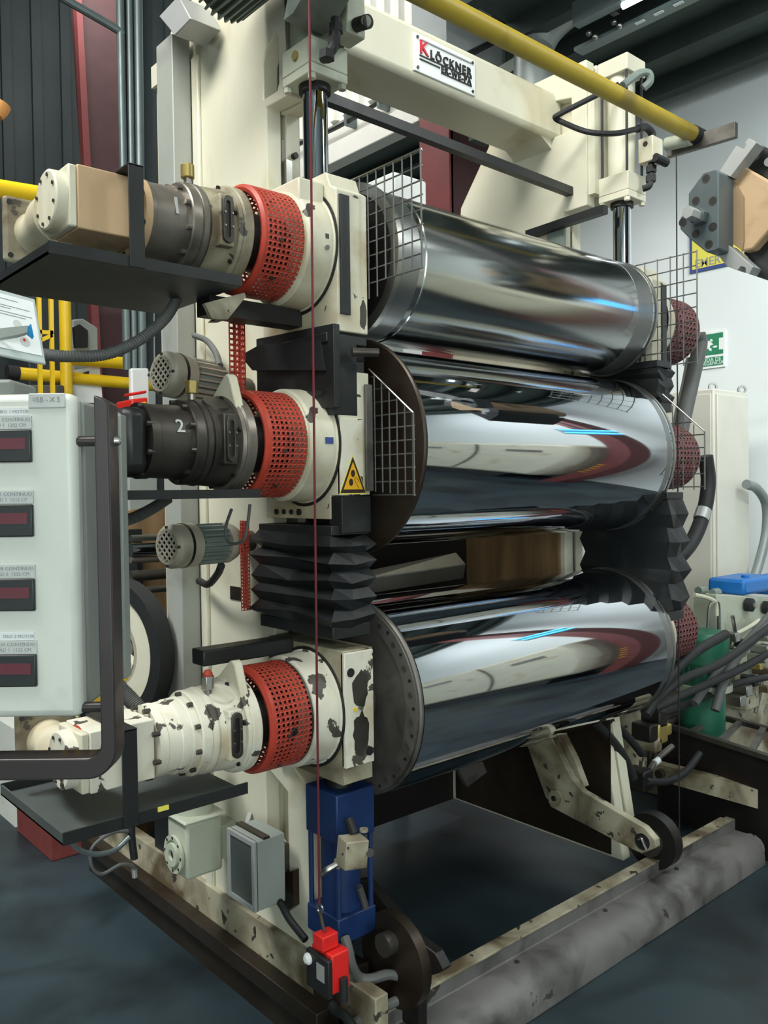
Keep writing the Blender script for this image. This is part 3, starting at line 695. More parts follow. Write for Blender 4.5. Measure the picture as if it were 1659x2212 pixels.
# far bellows: ragged black cover between the lower rolls at the right end
bellows('bellows', 1.36, 1.46, 1.56, 1.9, 1.06, 1.46, 4, .02, 11, True, 'torn black bellows at the right end between the middle and lowest rolls')
bellows('bellows', 1.33, 1.42, 1.62, 1.9, 1.80, 1.93, 3, .01, 12, True, 'small dark bellows at the right end between the top and middle rolls')

# ================================================================== HYDRAULICS
def press(far):
    f = (lambda g: g.mirror_x(XM)) if far else (lambda g: g)
    t = thing('hydraulic_cylinder', 'far upper cream hydraulic cylinder with chrome rod by the white wall' if far else 'near upper cream hydraulic cylinder with chrome rod above the top block', 'cylinder', (1.355 if not far else mx(1.355), 1.8, 2.57), 'upper press cylinders')
    cm = 'cream_green' if not far else 'cream'
    obj('rod', f(G().cyl((1.355, 1.8, 2.29), (1.355, 1.8, 2.56), .033, n=40)), 'chrome', t)
    obj('rod_seal', f(G().cyl((1.355, 1.8, 2.545), (1.355, 1.8, 2.57), .042, n=32)), 'black_oily', t)
    obj('end_plate', f(rbox(1.295, 1.415, 1.735, 1.862, 2.563, 2.588)), cm, t, .003)
    obj('head', f(rbox(1.295, 1.415, 1.735, 1.862, 2.588, 2.655)), cm, t, .003)
    obj('barrel', f(G().cyl((1.355, 1.8, 2.655), (1.355, 1.8, 3.02), .05, n=40)), cm, t)
    obj('top_head', f(rbox(1.295, 1.415, 1.735, 1.862, 3.02, 3.08)), cm, t, .003)
    obj('mount', f(rbox(1.34, 1.44, 1.86, 1.90, 2.60, 3.0)), cm, t)
    for dx in (1.306, 1.404):
        for dy in (1.746, 1.851):
            obj('tie_rod', f(G().cyl((dx, dy, 2.645), (dx, dy, 3.03), .0065 if not far else .005, n=10)), 'steel' if not far else 'black_paint', t)
            obj('nut', f(G().cyl((dx, dy, 2.550), (dx, dy, 2.564), .011, n=6)), cm, t)
    obj('plug', f(G().cyl((1.290, 1.80, 2.625), (1.296, 1.80, 2.625), .012, n=18)), 'brass' if not far else 'steel_dark', t)
    return t
press(False); press(True)
v = thing('valve_block', 'cream valve block with dark elbow fittings on the near upper cylinder', 'valve', (1.40, 1.72, 2.75))
obj('block_body', rbox(1.36, 1.42, 1.668, 1.733, 2.655, 2.86), 'cream_green', v, .004)
obj('side_pipe', G().tube([at(750, 60, Y=1.69), at(775, 52, Y=1.66), at(792, 45, Y=1.62)], .013, 12), 'cream_green', v)
obj('cap_nut', G().cyl(at(770, 54, Y=1.665), at(796, 46, Y=1.62), .017, n=14), 'black_rubber', v)
obj('elbow', G().tube([at(726, 40, Y=1.65), at(724, 85, Y=1.65), at(718, 105, Y=1.65), at(705, 122, Y=1.665), at(700, 126, Y=1.69)], .013, 10), 'black_rubber', v)
for p, r in (((726, 62), .018), ((722, 92), .017), ((706, 120), .02)):
    q = at(*p, Y=1.652); obj('hex_nut', G().cyl(q-V((0, 0, .010)), q+V((0, 0, .010)), r, n=6), 'black_rubber', v)
v = thing('valve_block', 'cream valve block with black hoses on the far upper cylinder', 'valve', (2.85, 1.7, 2.9))
q = at(1400, 330, Y=1.72)
obj('block_body', rbox(q.x-.035, q.x+.035, 1.68, 1.74, q.z-.045, q.z+.045), 'cream', v, .003)
obj('plug', G().cyl((q.x-.036, 1.71, q.z+.02), (q.x-.03, 1.71, q.z+.02), .01, n=12), 'steel_dark', v)
obj('elbow', G().tube([at(1378, 278, Y=1.7), at(1395, 275, Y=1.7), at(1408, 288, Y=1.7), at(1408, 305, Y=1.7)], .014, 10), 'black_rubber', v)
obj('elbow', G().tube([at(1407, 352, Y=1.7), at(1406, 385, Y=1.7), at(1402, 402, Y=1.7), at(1388, 408, Y=1.72)], .012, 10), 'black_rubber', v)
obj('cap_nut', G().cyl(at(1415, 340, Y=1.67), at(1440, 352, Y=1.66), .016, n=10), 'black_rubber', v)
for p in ((1407, 366), (1406, 386)):
    q2 = at(*p, Y=1.7); obj('hex_nut', G().cyl(q2-V((0, 0, .012)), q2+V((0, 0, .012)), .019, n=6), 'black_rubber', v)
obj('elbow', G().tube([at(1345, 185, Y=1.74), at(1378, 160, Y=1.72), at(1400, 158, Y=1.7), at(1404, 175, Y=1.7), at(1390, 190, Y=1.72)], .014, 10), 'grey_green', v)
obj('hydraulic_hose', G().tube([at(1335, 183, Y=1.76), at(1290, 205, Y=1.8), at(1210, 246, Y=1.9), at(1200, 255, Y=1.92), at(1215, 264, Y=1.9), at(1270, 285, Y=1.78), at(1330, 288, Y=1.72), at(1378, 278, Y=1.7)], .010, 10), 'black_rubber', label='black looped hose at the right end of the cross beam', cat='hose')

bc = thing('hydraulic_cylinder', 'dark blue lower hydraulic cylinder under the near bottom block', 'cylinder', (1.36, 1.76, .36))
obj('head', rbox(1.303, 1.43, 1.685, 1.82, .60, .725), 'cylinder_blue', bc, .004)
obj('barrel', G().cyl((1.366, 1.752, .40), (1.366, 1.752, .60), .052, n=40), 'cylinder_blue', bc)
obj('side_rib', rbox(1.318, 1.335, 1.735, 1.775, .40, .60), 'cylinder_blue', bc, .004)
obj('base_cap', rbox(1.303, 1.43, 1.685, 1.82, .335, .405), 'cylinder_blue', bc, .004)
obj('rod', G().cyl((1.366, 1.752, .72), (1.366, 1.752, .765), .035, n=24), 'black_oily', bc)
for x in (1.312, 1.42):
    for y in (1.694, 1.81): obj('tie_rod', G().cyl((x, y, .40), (x, y, .60), .007, n=8), 'cylinder_blue', bc)
obj('foot_pin', G().cyl((1.366, 1.752, .25), (1.366, 1.752, .336), .03, n=16), 'black_oily', bc)
obj('cylinder_stool', rbox(1.31, 1.42, 1.70, 1.81, .10, .25), 'steel_oily', label='oily steel stool under the dark blue cylinder', cat='stand', bevel=.006)
v = thing('valve_block', 'small worn cream valve block in front of the dark blue cylinder', 'valve', tuple(at(780, 1845, Y=1.6)))
c0 = at(774, 1845, Y=1.60)
obj('block_body', rbox(c0.x-.032, c0.x+.030, 1.595, 1.65, c0.z-.036, c0.z+.034).rot((c0.x, 1.62, c0.z), 'Y', .10).rot((c0.x, 1.62, c0.z), 'Z', -.25), 'cream_dirty', v, .003)
obj('knob', G().cyl(at(795, 1838, Y=1.612), at(799, 1842, Y=1.585), .011, n=12), 'black_oily', v)
obj('port', G().cyl(at(742, 1860, Y=1.66), at(728, 1866, Y=1.66), .014, n=12), 'cream_dirty', v)
obj('fitting', G().tube([at(728, 1866, Y=1.66), at(705, 1880, Y=1.67), at(695, 1890, Y=1.69)], .008, 8), 'zinc', v)
obj('top_ring', G().ring(at(786, 1796, Y=1.63), at(786, 1790, Y=1.63), .011, .005, 14), 'cream_dirty', v)
obj('upper_stub', G().cyl(at(764, 1800, Y=1.64), at(752, 1768, Y=1.66), .012, n=10), 'black_oily', v)
for p in ((752, 1832), (766, 1875)): obj('bolt_hole', G().cyl(at(*p, Y=1.598), at(*p, Y=1.604), .0035, n=8), 'ink_black', v)
obj('lower_fitting', G().cyl(at(776, 1915, Y=1.66), at(790, 1960, Y=1.66), .009, n=10), 'zinc', label='bare metal hose end slanting below the cream valve block', cat='fitting')

# red pull cords and the safety switch
def cord(name, pts, r, m, label): obj(name, G().tube(pts, r, 6, 1), m, label=label, cat='cord')
cord('pull_cord', [at(667.5, -40, D=1.97), at(690, 1952, D=2.045)], .0031, 'cord_red', 'taut dark red pull cord hanging before the near blocks')
p = at(1461, 330, D=3.1); q = V((p.x, p.y, .0))
cord('pull_cord', [p, q], .0026, 'black_rubber', 'thin dark pull cord hanging at the right end of the rolls')
sw = thing('cord_switch', 'red and black cord switch on the cream base rail', 'switch', tuple(at(700, 2075, D=2.05)))
sx = at(700, 2075, D=2.05)
hk = at(691, 1960, D=2.05); top_ = at(700, 2010, D=2.05)
obj('eye_hook', G().ring(hk-V((.002, 0, .004)), hk+V((.002, 0, -.004)), .013, .009, 18), 'zinc', sw)
obj('spring_rod', G().cyl(hk-V((0, 0, .012)), V((sx.x, sx.y, sx.z+.075)), .005, n=8), 'steel_dark', sw)
Rz = -radians(6)
def sb(x0, x1, y0, y1, z0, z1): return rbox(sx.x+x0, sx.x+x1, sx.y+y0, sx.y+y1, sx.z+z0, sx.z+z1)
obj('neck', sb(-.018, .03, -.02, .02, .032, .068), 'safety_red', sw, .003)
obj('body', sb(-.008, .045, -.042, .04, -.065, .03), 'safety_red', sw, .004)
obj('front_cover', sb(-.022, -.008, -.045, .045, -.07, .022), 'ink_black', sw, .003)
obj('window', sb(-.0235, -.022, -.030, .0, -.035, .005), 'light_grey', sw)
obj('button', G().lathe([(0, .014), (.006, .014), (.012, .008), (.013, 0)], (sx.x-.021, sx.y+.033, sx.z+.0), (-1, 0, 0), 20), 'white', sw)
obj('cable_gland', G().cyl((sx.x+.02, sx.y-.05, sx.z-.085), (sx.x+.02, sx.y-.05, sx.z-.03), .011, n=12), 'black_rubber', sw)
# ================================================================== BASE RAILS AND FLOOR LEVEL
br = thing('base_rail', 'cream base rail running from the front corner back under the near frame', 'rail', (1.33, 2.4, 0))
obj('web', rbox(1.318, 1.36, 1.56, 3.3, .135, .252), 'cream_dirty', br, .003)
obj('steel_angle', rbox(1.27, 1.318, 1.74, 3.3, .10, .150), 'steel_oily', br, .003)
obj('floor_strip', rbox(1.30, 1.37, 1.5, 3.3, 0.0, .10), 'steel_oily', br)
obj('hoist_hook', G().tube([at(715, 2170, X=1.28), at(728, 2185, X=1.28), at(745, 2195, X=1.28), at(765, 2222, X=1.28)], .012, 8), 'black_rubber', br)
fb = thing('front_curb', 'long grey rounded floor curb with a worn cream top strip before the rolls', 'curb', (2.4, 1.6, 0))
obj('curb_body', G().prism([(1.665, 0), (1.5, 0), (1.505, .05), (1.53, .085), (1.575, .105), (1.625, .105), (1.625, .15), (1.665, .15)], 'x', 1.25, 3.30), 'curb_grey', fb, .004)
obj('cream_strip', rbox(1.36, 3.26, 1.622, 1.668, .149, .156), 'cream_dirty', fb, .001)
obj('curb_end', G().cyl((3.30, 1.565, .05), (3.36, 1.585, .04), .055, .03, n=16), 'curb_grey', fb)
for x in (1.9, 2.35, 2.8): obj('screw', G().cyl((x, 1.60, .104), (x, 1.60, .109), .008, n=8), 'steel_dark', fb)
obj('floor_hose', G().tube([at(735, 2230, Z=.17), at(800, 2190, Z=.17), at(860, 2160, Z=.18), at(885, 2140, Z=.2), at(875, 2115, Z=.23), at(840, 2105, Z=.25), at(800, 2115, Z=.25), at(775, 2110, Z=.26), at(760, 2085, Z=.30), at(752, 2050, Z=.34), at(745, 2025, Z=.36)], .013, 10), 'hose_grey', label='grey hose curling over the front left corner of the curb', cat='hose')
obj('oil_tray', G().slab([at(755, 2150, Z=.06), at(842, 2170, Z=.06), at(790, 2215, Z=.06), at(760, 2212, Z=.06)], (0, 0, .02)), 'black_oily', label='black oily pan in the front left corner behind the curb', cat='pan')
# levers
def lever(x, pts, label, m, far):
    t = thing('lever_arm', label, 'lever', tuple(at(*pts[0], X=x)))
    obj('arm_plate', G().slab([at(*p, X=x) for p in pts], (.03, 0, 0)), m, t, .003)
    return t
t = lever(2.55, [(1134, 1600), (1150, 1584), (1188, 1588), (1234, 1680), (1258, 1710), (1392, 1788), (1415, 1815), (1416, 1832), (1386, 1844), (1365, 1835), (1190, 1744), (1178, 1722)], 'bent cream lever arm with a pivot pin under the right half of the lowest roll', 'cream_dirty', True)
q = at(1202, 1723, X=2.55); obj('pivot_washer', G().cyl(q-V((.010, 0, 0)), q, .030, n=28), 'cream_dirty', t); obj('pivot_pin', G().cyl(q-V((.018, 0, 0)), q-V((.009, 0, 0)), .010, n=14), 'zinc', t)
q = at(1388, 1818, X=2.55); obj('eye_hole', G().cyl(q-V((.004, 0, 0)), q, .028, n=24), 'ink_black', t); obj('hook_pin', G().tube([q+V((-.008, .012, .008)), q+V((-.008, .0, .012)), q+V((-.008, -.012, -.008)), q+V((-.008, -.02, -.02))], .005, 8), 'zinc', t)
q = at(1202, 1723, X=2.55); obj('pivot_shaft', G().cyl(q+V((.03, 0, 0)), V((2.684, q.y, q.z)), .016, n=14), 'steel_dark', t)
q = at(1165, 1578, X=2.55); obj('top_boss', G().cyl(q+V((.02, 0, -.025)), q+V((.02, 0, .012)), .036, n=28), 'cream_dirty', t)
obj('arm_rib', G().slab([at(*p, X=2.59) for p in ((1200, 1592), (1228, 1655), (1262, 1700), (1240, 1640), (1212, 1585))], (.03, 0, 0)), 'cream_dirty', t)
t = lever(1.46, [(770, 1900), (790, 1905), (900, 2030), (940, 2060), (958, 2095), (950, 2102), (925, 2110), (860, 2030), (790, 1960)], 'dark oily lever arm in the shadow behind the front left corner', 'black_oily', False)
q = at(880, 2050, X=1.475); obj('lever_foot', rbox(q.x-.01, q.x+.02, q.y-.05, q.y+.05, 0, q.z), 'black_oily', t)
t = thing('roll_cheek', 'oily rounded steel cheek beside the dark lever in the front left corner', 'bracket', tuple(at(860, 2080, X=1.42)))
q = at(845, 2075, X=1.43); obj('cheek_disc', G().cyl(q, q+V((.03, 0, 0)), .12, n=40), 'steel_oily', t); obj('hub', G().cyl(q-V((.03, 0, -.05)), q+V((.01, 0, .05)), .03, n=20), 'steel_dark', t)
t = thing('roll_cheek', 'dark rounded steel cheek at the far right corner behind the curb', 'bracket', tuple(at(1400, 1760, X=2.75)))
q = at(1405, 1818, X=2.72); obj('cheek_disc', G().cyl(q, q+V((.05, 0, 0)), .10, n=40), 'black_oily', t); obj('hub', G().cyl(q-V((.02, 0, 0)), q+V((.02, 0, 0)), .05, n=24), 'steel_dark', t)
fr = thing('base_rail', 'far cream floor rail crossing behind the right end of the curb', 'rail', (3.4, 1.6, 0))
obj('web', G().slab([at(1330, 1640, X=3.35), at(1380, 1640, X=3.35), at(1700, 1722, X=3.35), at(1700, 1765, X=3.35), at(1420, 1685, X=3.35), at(1330, 1668, X=3.35)], (.05, 0, 0)), 'cream_dirty', fr)
q = at(1425, 1672, X=3.33); obj('bolt', G().cyl(q-V((.01, 0, 0)), q+V((.03, 0, 0)), .02, n=12), 'steel_dark', fr)
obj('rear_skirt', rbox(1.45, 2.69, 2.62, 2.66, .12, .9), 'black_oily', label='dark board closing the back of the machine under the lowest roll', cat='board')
q = at(1020, 1665, Y=2.3); rpl = thing('rear_plate', 'small tilted grey plate in the shadow under the lowest roll', 'plate', tuple(q))
obj('plate', G().slab([at(985, 1650, Y=2.3), at(1040, 1640, Y=2.3), at(1052, 1668, Y=2.3), at(1010, 1700, Y=2.3)], (0, .02, 0)), 'steel_plate', rpl)
obj('stem', G().cyl((q.x, 2.31, q.z), (q.x, 2.63, q.z), .012, n=8), 'black_oily', rpl)
# behind the gap between middle and lowest rolls
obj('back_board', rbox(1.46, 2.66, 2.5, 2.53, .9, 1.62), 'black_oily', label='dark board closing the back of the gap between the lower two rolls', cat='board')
obj('oil_sheet', rbox(2.668, 2.684, 2.02, 2.56, 1.0, 1.6), 'brown_board', label='brown oil-streaked sheet at the right of the gap between the lower two rolls', cat='sheet')
ed = thing('edge_tray', 'polished folded sheet between the lower rolls beside the pleated bellows', 'tray', (1.7, 2.2, 1.25))
a, b, c, d = at(790, 1236, Y=2.2), at(985, 1196, Y=2.2), at(1005, 1220, Y=2.14), at(790, 1252, Y=2.14)
obj('sheet', G().slab([a, b, c, d], (0, 0, .004)), 'zinc', ed); obj('stay', rbox(1.40, 1.50, 2.15, 2.2, d.z-.01, d.z+.004), 'steel_dark', ed); obj('folded_edge', G().slab([d, c, c+V((0, .01, -.05)), d+V((0, .01, -.05))], (0, .003, 0)), 'zinc', ed)

# grey floor box, worm motor, junction box
jb = thing('junction_box', 'grey framed box with a dark glass door on the foot of the near frame', 'box', (1.25, 1.98, .48))
x0, x1, ya, yb, z0, z1 = 1.20, 1.30, 1.915, 2.055, .375, .565
obj('case', rbox(x0+.006, x1, ya, yb, z0, z1), 'box_grey', jb, .003)
for a in ((ya, ya+.014, z0, z1), (yb-.014, yb, z0, z1)): obj('frame_bar', rbox(x0, x0+.012, *a), 'light_grey', jb, .001)
for a in ((ya+.014, yb-.014, z0, z0+.014), (ya+.014, yb-.014, z1-.014, z1)): obj('frame_bar', rbox(x0, x0+.012, *a), 'light_grey', jb, .001)
obj('door_glass', rbox(x0+.004, x0+.0065, ya+.014, yb-.014, z0+.014, z1-.014), 'tray_grey', jb)
obj('lid_strip', rbox(x0+.03, x0+.05, ya-.002, yb, z1, z1+.006), 'steel_oily', jb)
obj('mount', rbox(x1-.002, 1.335, ya+.03, yb-.03, z0+.05, z1-.05), 'steel_dark', jb)
for yy in (2.10,): obj('stay', G().bar((1.24, 2.05, .50), (1.33, 2.14, .545), .012, .012), 'light_grey', jb); obj('stay', G().bar((1.22, 2.05, .455), (1.33, 2.14, .455), .012, .02), 'light_grey', jb)
obj('bracket', G().prism([(2.04, .37), (1.90, .46), (1.90, .36), (1.95, .32)], 'x', 1.315, 1.335), 'steel_oily', jb)
obj('power_cable', G().tube([at(580, 1926, X=1.28), at(605, 1950, X=1.28), at(625, 1985, X=1.28), at(660, 2030, X=1.28)], .010, 8), 'black_rubber', jb)

wm = thing('worm_motor', 'cream upright worm gear motor with finned body on the near base rail', 'motor', (1.2, 2.25, .3))
cx_, cy_ = 1.215, 2.27
z0, z1 = .36, .545
obj('gear_housing', rbox(1.155, 1.275, 2.205, 2.325, .375, .54), 'cream_green', wm, .010)
obj('top_flange', rbox(1.145, 1.285, 2.195, 2.335, .54, .552), 'cream_green', wm, .006)
obj('neck', G().cyl((cx_, cy_, .55), (cx_, cy_, .60), .056, n=32), 'cream_green', wm)
obj('stator', G().cyl((cx_, cy_, .60), (cx_, cy_, .76), .048, n=32), 'grey_green', wm)
for i in range(26):
    a = 2*pi*i/26; d = V((cos(a), sin(a), 0)); p = V((cx_, cy_, 0))
    obj('fin', G().bar(p+d*.052+V((0, 0, .604)), p+d*.052+V((0, 0, .755)), .003, .014, d), 'cream_green', wm)
oc = V((1.155, 2.265, .44))
obj('output_flange', G().lathe([(0, .05), (.006, .055), (.014, .055), (.014, .042), (.008, .042), (.008, .034), (.02, .034), (.02, .016), (.004, .016)], oc, (-1, 0, 0), 40), 'cream_green', wm)
obj('output_bore', G().cyl(oc, oc-V((.012, 0, 0)), .0155, n=20), 'black_oily', wm)
for i in range(8):
    a = 2*pi*i/8; obj('flange_slot', G().cyl(oc+V((-.0145, .048*cos(a), .048*sin(a))), oc+V((-.013, .048*cos(a), .048*sin(a))), .005, n=10), 'black_oily', wm)
obj('mount_arm', rbox(1.275, 1.336, 2.22, 2.31, .40, .5), 'cream_green', wm)

# ================================================================== LEFT: duct, motors, winder behind
du = thing('cable_duct', 'tall light grey square cable duct along the near side frame', 'duct', (1.30, 2.45, .5))
obj('duct_body', rbox(1.262, 1.325, 2.405, 2.51, .55, 2.92), 'trunk_grey', du, .003)
obj('duct_joint', rbox(1.26, 1.327, 2.403, 2.512, 2.20, 2.204), 'steel_plate', du)
obj('frame_back', rbox(1.318, 1.33, 2.5, 2.66, 2.86, 2.93), 'cream', du)
jb2 = thing('terminal_box', 'light grey diamond-set terminal box at the top of the cable duct', 'box', tuple(at(375, 40, X=1.22)))
obj('box_body', G().slab([at(343, 35, X=1.22), at(377, 77, X=1.22), at(412, 40, X=1.22), at(385, -10, X=1.22)], (.10, 0, 0)), 'light_grey', jb2, .003)
def small_motor(name, label, p, k):
    """finned motor with a round fan cowl facing -X, axis tilted a little"""
    t = thing(name, label, 'motor', tuple(p), 'small geared motors')
    ax = V((.985, .16, -.05)).normalized() if k == 0 else V((.985, .17, .0)).normalized()
    r = .060
    obj('fan_cowl', G().lathe([(.012, .042), (0, .042), (0, .048), (.006, r-.004), (.012, r), (.042, r)], p, ax, 40), 'motor_grey', t)
    obj('fan_grille', G().lathe([(.011, 0), (.011, .0415)], p, ax, 24), 'black_oily', t)
    u_ = ax.orthogonal().normalized(); w_ = ax.cross(u_)
    for i in range(6):
        o = (i-2.5)*.0145; L = math.sqrt(max(.0425**2-o*o, .0001))
        obj('grille_bar', G().bar(p+ax*.001+u_*o-w_*L, p+ax*.001+u_*o+w_*L, .004, .003, ax), 'motor_grey', t)
        obj('grille_bar', G().bar(p+ax*.001+w_*o-u_*L, p+ax*.001+w_*o+u_*L, .004, .003, ax), 'motor_grey', t)
    obj('rubber_band', G().cyl(p+ax*.042, p+ax*.050, r+.001, n=40), 'black_oily', t)
    obj('rear_shield', G().lathe([(.050, r-.002), (.052, r), (.080, r), (.086, r-.006)], p, ax, 40), 'motor_grey', t)
    obj('stator', G().cyl(p+ax*.08, p+ax*.19, .046, n=28), 'grey_green', t)
    for i in range(20):
        a = 2*pi*i/20; d = u_*cos(a)+w_*sin(a)
        obj('fin', G().bar(p+ax*.088+d*.050, p+ax*.182+d*.050, .004, .014, d), 'motor_grey' if k == 0 else 'grey_green', t)
    obj('front_shield', G().lathe([(.182, .04), (.184, .056), (.20, .058), (.22, .05), (.235, .04)], p, ax, 32), 'motor_grey', t)
    obj('gear_neck', G().cyl(p+ax*.22, p+ax*.30, .03, n=20), 'steel_dark', t)
    for i in range(4):
        a = pi/4+pi/2*i; d = u_*cos(a)+w_*sin(a); obj('screw', G().cyl(p+ax*.003+d*.052, p-ax*.002+d*.052, .004, n=6), 'steel_dark', t)
    return t
p = at(347, 806, X=1.03); small_motor('geared_motor', 'upper small grey motor with round fan grille beside the yellow rail', p, 0)
p = at(360, 1181, X=1.04); small_motor('geared_motor', 'lower small grey motor with round fan grille above the big wheel', p, 1)
def hose(name, pts, r, m, label, ribs=False):
    if ribs: rr = lambda t, i: r*(1.0 if i % 2 else .86)
    else: rr = r
    return obj(name, G().tube(pts, rr, 14, 26 if ribs else 8), m, label=label, cat='hose')
hose('corrugated_hose', [at(90, 765, Y=1.9), at(150, 770, Y=1.85), at(230, 765, Y=1.85), at(300, 735, Y=1.85), at(350, 695, Y=1.87), at(375, 660, Y=1.89), at(392, 620, Y=1.9)], .0135, 'hose_grey', 'thick grey corrugated hose hanging in a bow under the top tray', True)
hose('corrugated_hose', [at(250, 1130, Y=2.0), at(290, 1118, Y=2.0), at(330, 1098, Y=2.0), at(365, 1075, Y=2.0)], .015, 'hose_grey', 'short grey corrugated hose under the middle black tray', True)
hose('corrugated_hose', [at(225, 1445, Y=1.95), at(262, 1490, Y=1.93), at(295, 1525, Y=1.90), at(325, 1560, Y=1.88)], .020, 'hose_grey', 'short thick grey corrugated hose above the chipped cream drive', True)
hose('cable', [at(420, 725, X=1.3), at(445, 735, X=1.27), at(465, 760, X=1.22), at(475, 790, X=1.2)], .009, 'hose_grey', 'grey cable bowing from the duct to the upper small motor')
hose('cable', [at(430, 1255, X=1.3), at(450, 1262, X=1.27), at(470, 1240, X=1.24), at(478, 1222, X=1.22)], .011, 'black_rubber', 'black cable bowing from the duct to the lower small motor')
hose('cable', [at(500, 1100, X=1.12), at(488, 1140, X=1.12), at(495, 1172, X=1.12), at(525, 1168, X=1.12), at(535, 1130, X=1.12), at(540, 1090, X=1.12)], .004, 'hose_grey', 'thin grey cable looping beside the lower small motor')
for pp in ((235, 1440, 268, 1470), (200, 1500, 222, 1530)):
    a, b = at(pp[0], pp[1], Y=2.0), at(pp[2], pp[3], Y=2.0)
    obj('yellow_clip', G().bar(a, b, .03, .03), 'yellow', label='yellow clip %s' % ('on the thick hose above the chipped drive' if pp[0] > 220 else 'showing between control box and dark handle'), cat='clip', bevel=.004)
# big wheel and idler rollers of the machine behind
wh_ = thing('hand_wheel', 'large cream spoked wheel with black rim behind the control box', 'wheel', tuple(at(215, 1410, Y=2.55)))
q = at(254, 1405, Y=2.66); X1 = V((cos(radians(15)), sin(radians(15)), 0)); W1_ = V((-X1.y, X1.x, 0)); k_ = (q-EYE).dot(fw)/F
obj('rim', G().ring(q-X1*.03, q+X1*.03, 157*k_, 127*k_, 64), 'black_rubber', wh_)
obj('wheel_ring', G().ring(q-X1*.02, q+X1*.02, 127*k_, 78*k_, 64), 'cream', wh_)
obj('wheel_web', G().ring(q-X1*.012, q+X1*.012, 78*k_, 62*k_, 48), 'motor_grey', wh_)
for i in range(4):
    a = i*pi/2+.5; d = W1_*cos(a)+V((0, 0, sin(a))); obj('spoke', G().bar(q+d*.03, q+d*64*k_, .03, .03, X1), 'cream_worn', wh_)
obj('hub', G().cyl(q-X1*.03, q+X1*.03, .04, n=24), 'cream_worn', wh_)
obj('axle', G().cyl(q, q+X1*.2, .02, n=14), 'steel_dark', wh_); obj('axle_stand', rbox(q.x+.17, q.x+.23, q.y-.0, q.y+.11, 0, q.z), 'black_paint', wh_)
obj('wheel_guard', G().slab([at(*p, X=1.45) for p in ((255, 1150), (285, 1160), (308, 1290), (345, 1340), (385, 1420), (385, 1700), (255, 1700))], (.03, .1, 0)), 'black_paint', label='black curved guard plate behind the large cream wheel', cat='guard')
for i, (ya_, yb_, m_, r) in enumerate(((1163, 1160, 'zinc', .012), (1188, 1184, 'chrome', .024), (1210, 1206, 'steel', .012), (1245, 1238, 'steel_dark', .02), (1278, 1270, 'zinc', .012))):
    a, b = at(282, ya_, Y=2.9), at(372, yb_, Y=2.9)
    obj('idler_roller', G().cyl(a, b, r, n=20), m_, label=('thin bright rod, topmost of the rods left of the lower small motor', 'broad shiny roller left of the lower small motor', 'thin steel rod just under the broad shiny roller', 'dark roller midway between shiny roller and black guard', 'lowest pale rod above the black guard of the wheel')[i], cat='roller', group='idler rollers behind the wheel')
obj('copper_panel', G().slab([at(*p, Y=3.48) for p in ((272, 1105), (362, 1085), (362, 1850), (272, 1850))], (0, .02, 0)), 'brown_board', label='brown panel behind the short hose under the middle tray', cat='panel')
wk = thing('winder_back', 'black back plate of the winder behind the rods and wheel', 'panel', (1.4, 3.43, 0))
obj('plate', rbox(1.05, 1.6, 3.4, 3.46, .75, 1.35), 'black_paint', wk); obj('leg', rbox(1.5, 1.56, 3.4, 3.46, 0, .75), 'black_paint', wk)

# gear motor up on the frame top
gm = thing('geared_motor', 'large grey-green ribbed gear motor on top of the near frame', 'motor', (1.30, 2.2, 3.0))
q0 = at(470, 20, X=1.2)
ax = V((0, -1, 0)); q = V((1.20, q0.y-.02, q0.z+.06))
obj('stator', G().cyl(q, q+ax*.34, .085, n=32), 'grey_green', gm)
for i in range(30):
    a = 2*pi*i/30; d = V((cos(a), 0, sin(a))); obj('fin', G().bar(q+d*.09, q+ax*.30+d*.09, .006, .022, d), 'grey_green', gm)
obj('gear_head', rbox(1.13, 1.30, q.y-.48, q.y-.34, q.z-.10, q.z+.14), 'grey_green', gm, .012)
obj('front_cover', G().lathe([(0, .08), (.03, .075), (.04, .05)], (1.215, q.y-.48, q.z), (0, -1, 0), 32), 'grey_green', gm)
obj('bolt', G().cyl((1.17, q.y-.485, q.z-.07), (1.17, q.y-.48, q.z-.07), .01, n=6), 'zinc', gm)
obj('bracket', G().prism([(q.y-.48, q.z-.10), (q.y-.30, q.z-.20), (q.y-.26, q.z-.20), (q.y-.30, q.z-.10)], 'x', 1.22, 1.336), 'grey_green', gm)

# ================================================================== CONTROL BOX (front left)
fh = V((sin(yaw), cos(yaw), 0)); rh = V((cos(yaw), -sin(yaw), 0)); UZ = V((0, 0, 1))
c0 = at(160, 848, D=1.2); c1 = at(153, 1556, D=1.2); zt_, zb_ = c0.z, c1.z
def L(a, b, z): return V((c0.x, c0.y, 0))+rh*a+fh*b+UZ*z
def lbox(a0, a1, b0, b1, z0, z1):
    return G().hexa([L(a0, b0, z0), L(a1, b0, z0), L(a1, b1, z0), L(a0, b1, z0), L(a0, b0, z1), L(a1, b0, z1), L(a1, b1, z1), L(a0, b1, z1)])
cb = thing('control_box', 'white control box with four red-lit meters at the left edge', 'control box', tuple(L(-.17, .12, zb_)))
obj('door', lbox(-.36, 0, 0, .035, zb_, zt_), 'box_white', cb, .012)
obj('case', lbox(-.35, -.004, .045, .235, zb_+.006, zt_-.006), 'box_grey', cb, .006)
obj('seal', lbox(-.352, -.008, .033, .047, zb_+.008, zt_-.008), 'black_rubber', cb)
obj('side_flange', lbox(-.004, .002, .205, .236, zb_+.01, zt_-.012), 'box_grey', cb, .002)
def pxa(px): return (px-160)/F*1.2
def pxz(py): return zt_-(py-848)/F*1.2
tag_ = obj('designation_plate', lbox(pxa(62), pxa(142), -.003, .0, pxz(881), pxz(849)), 'label_grey', cb, .0015)
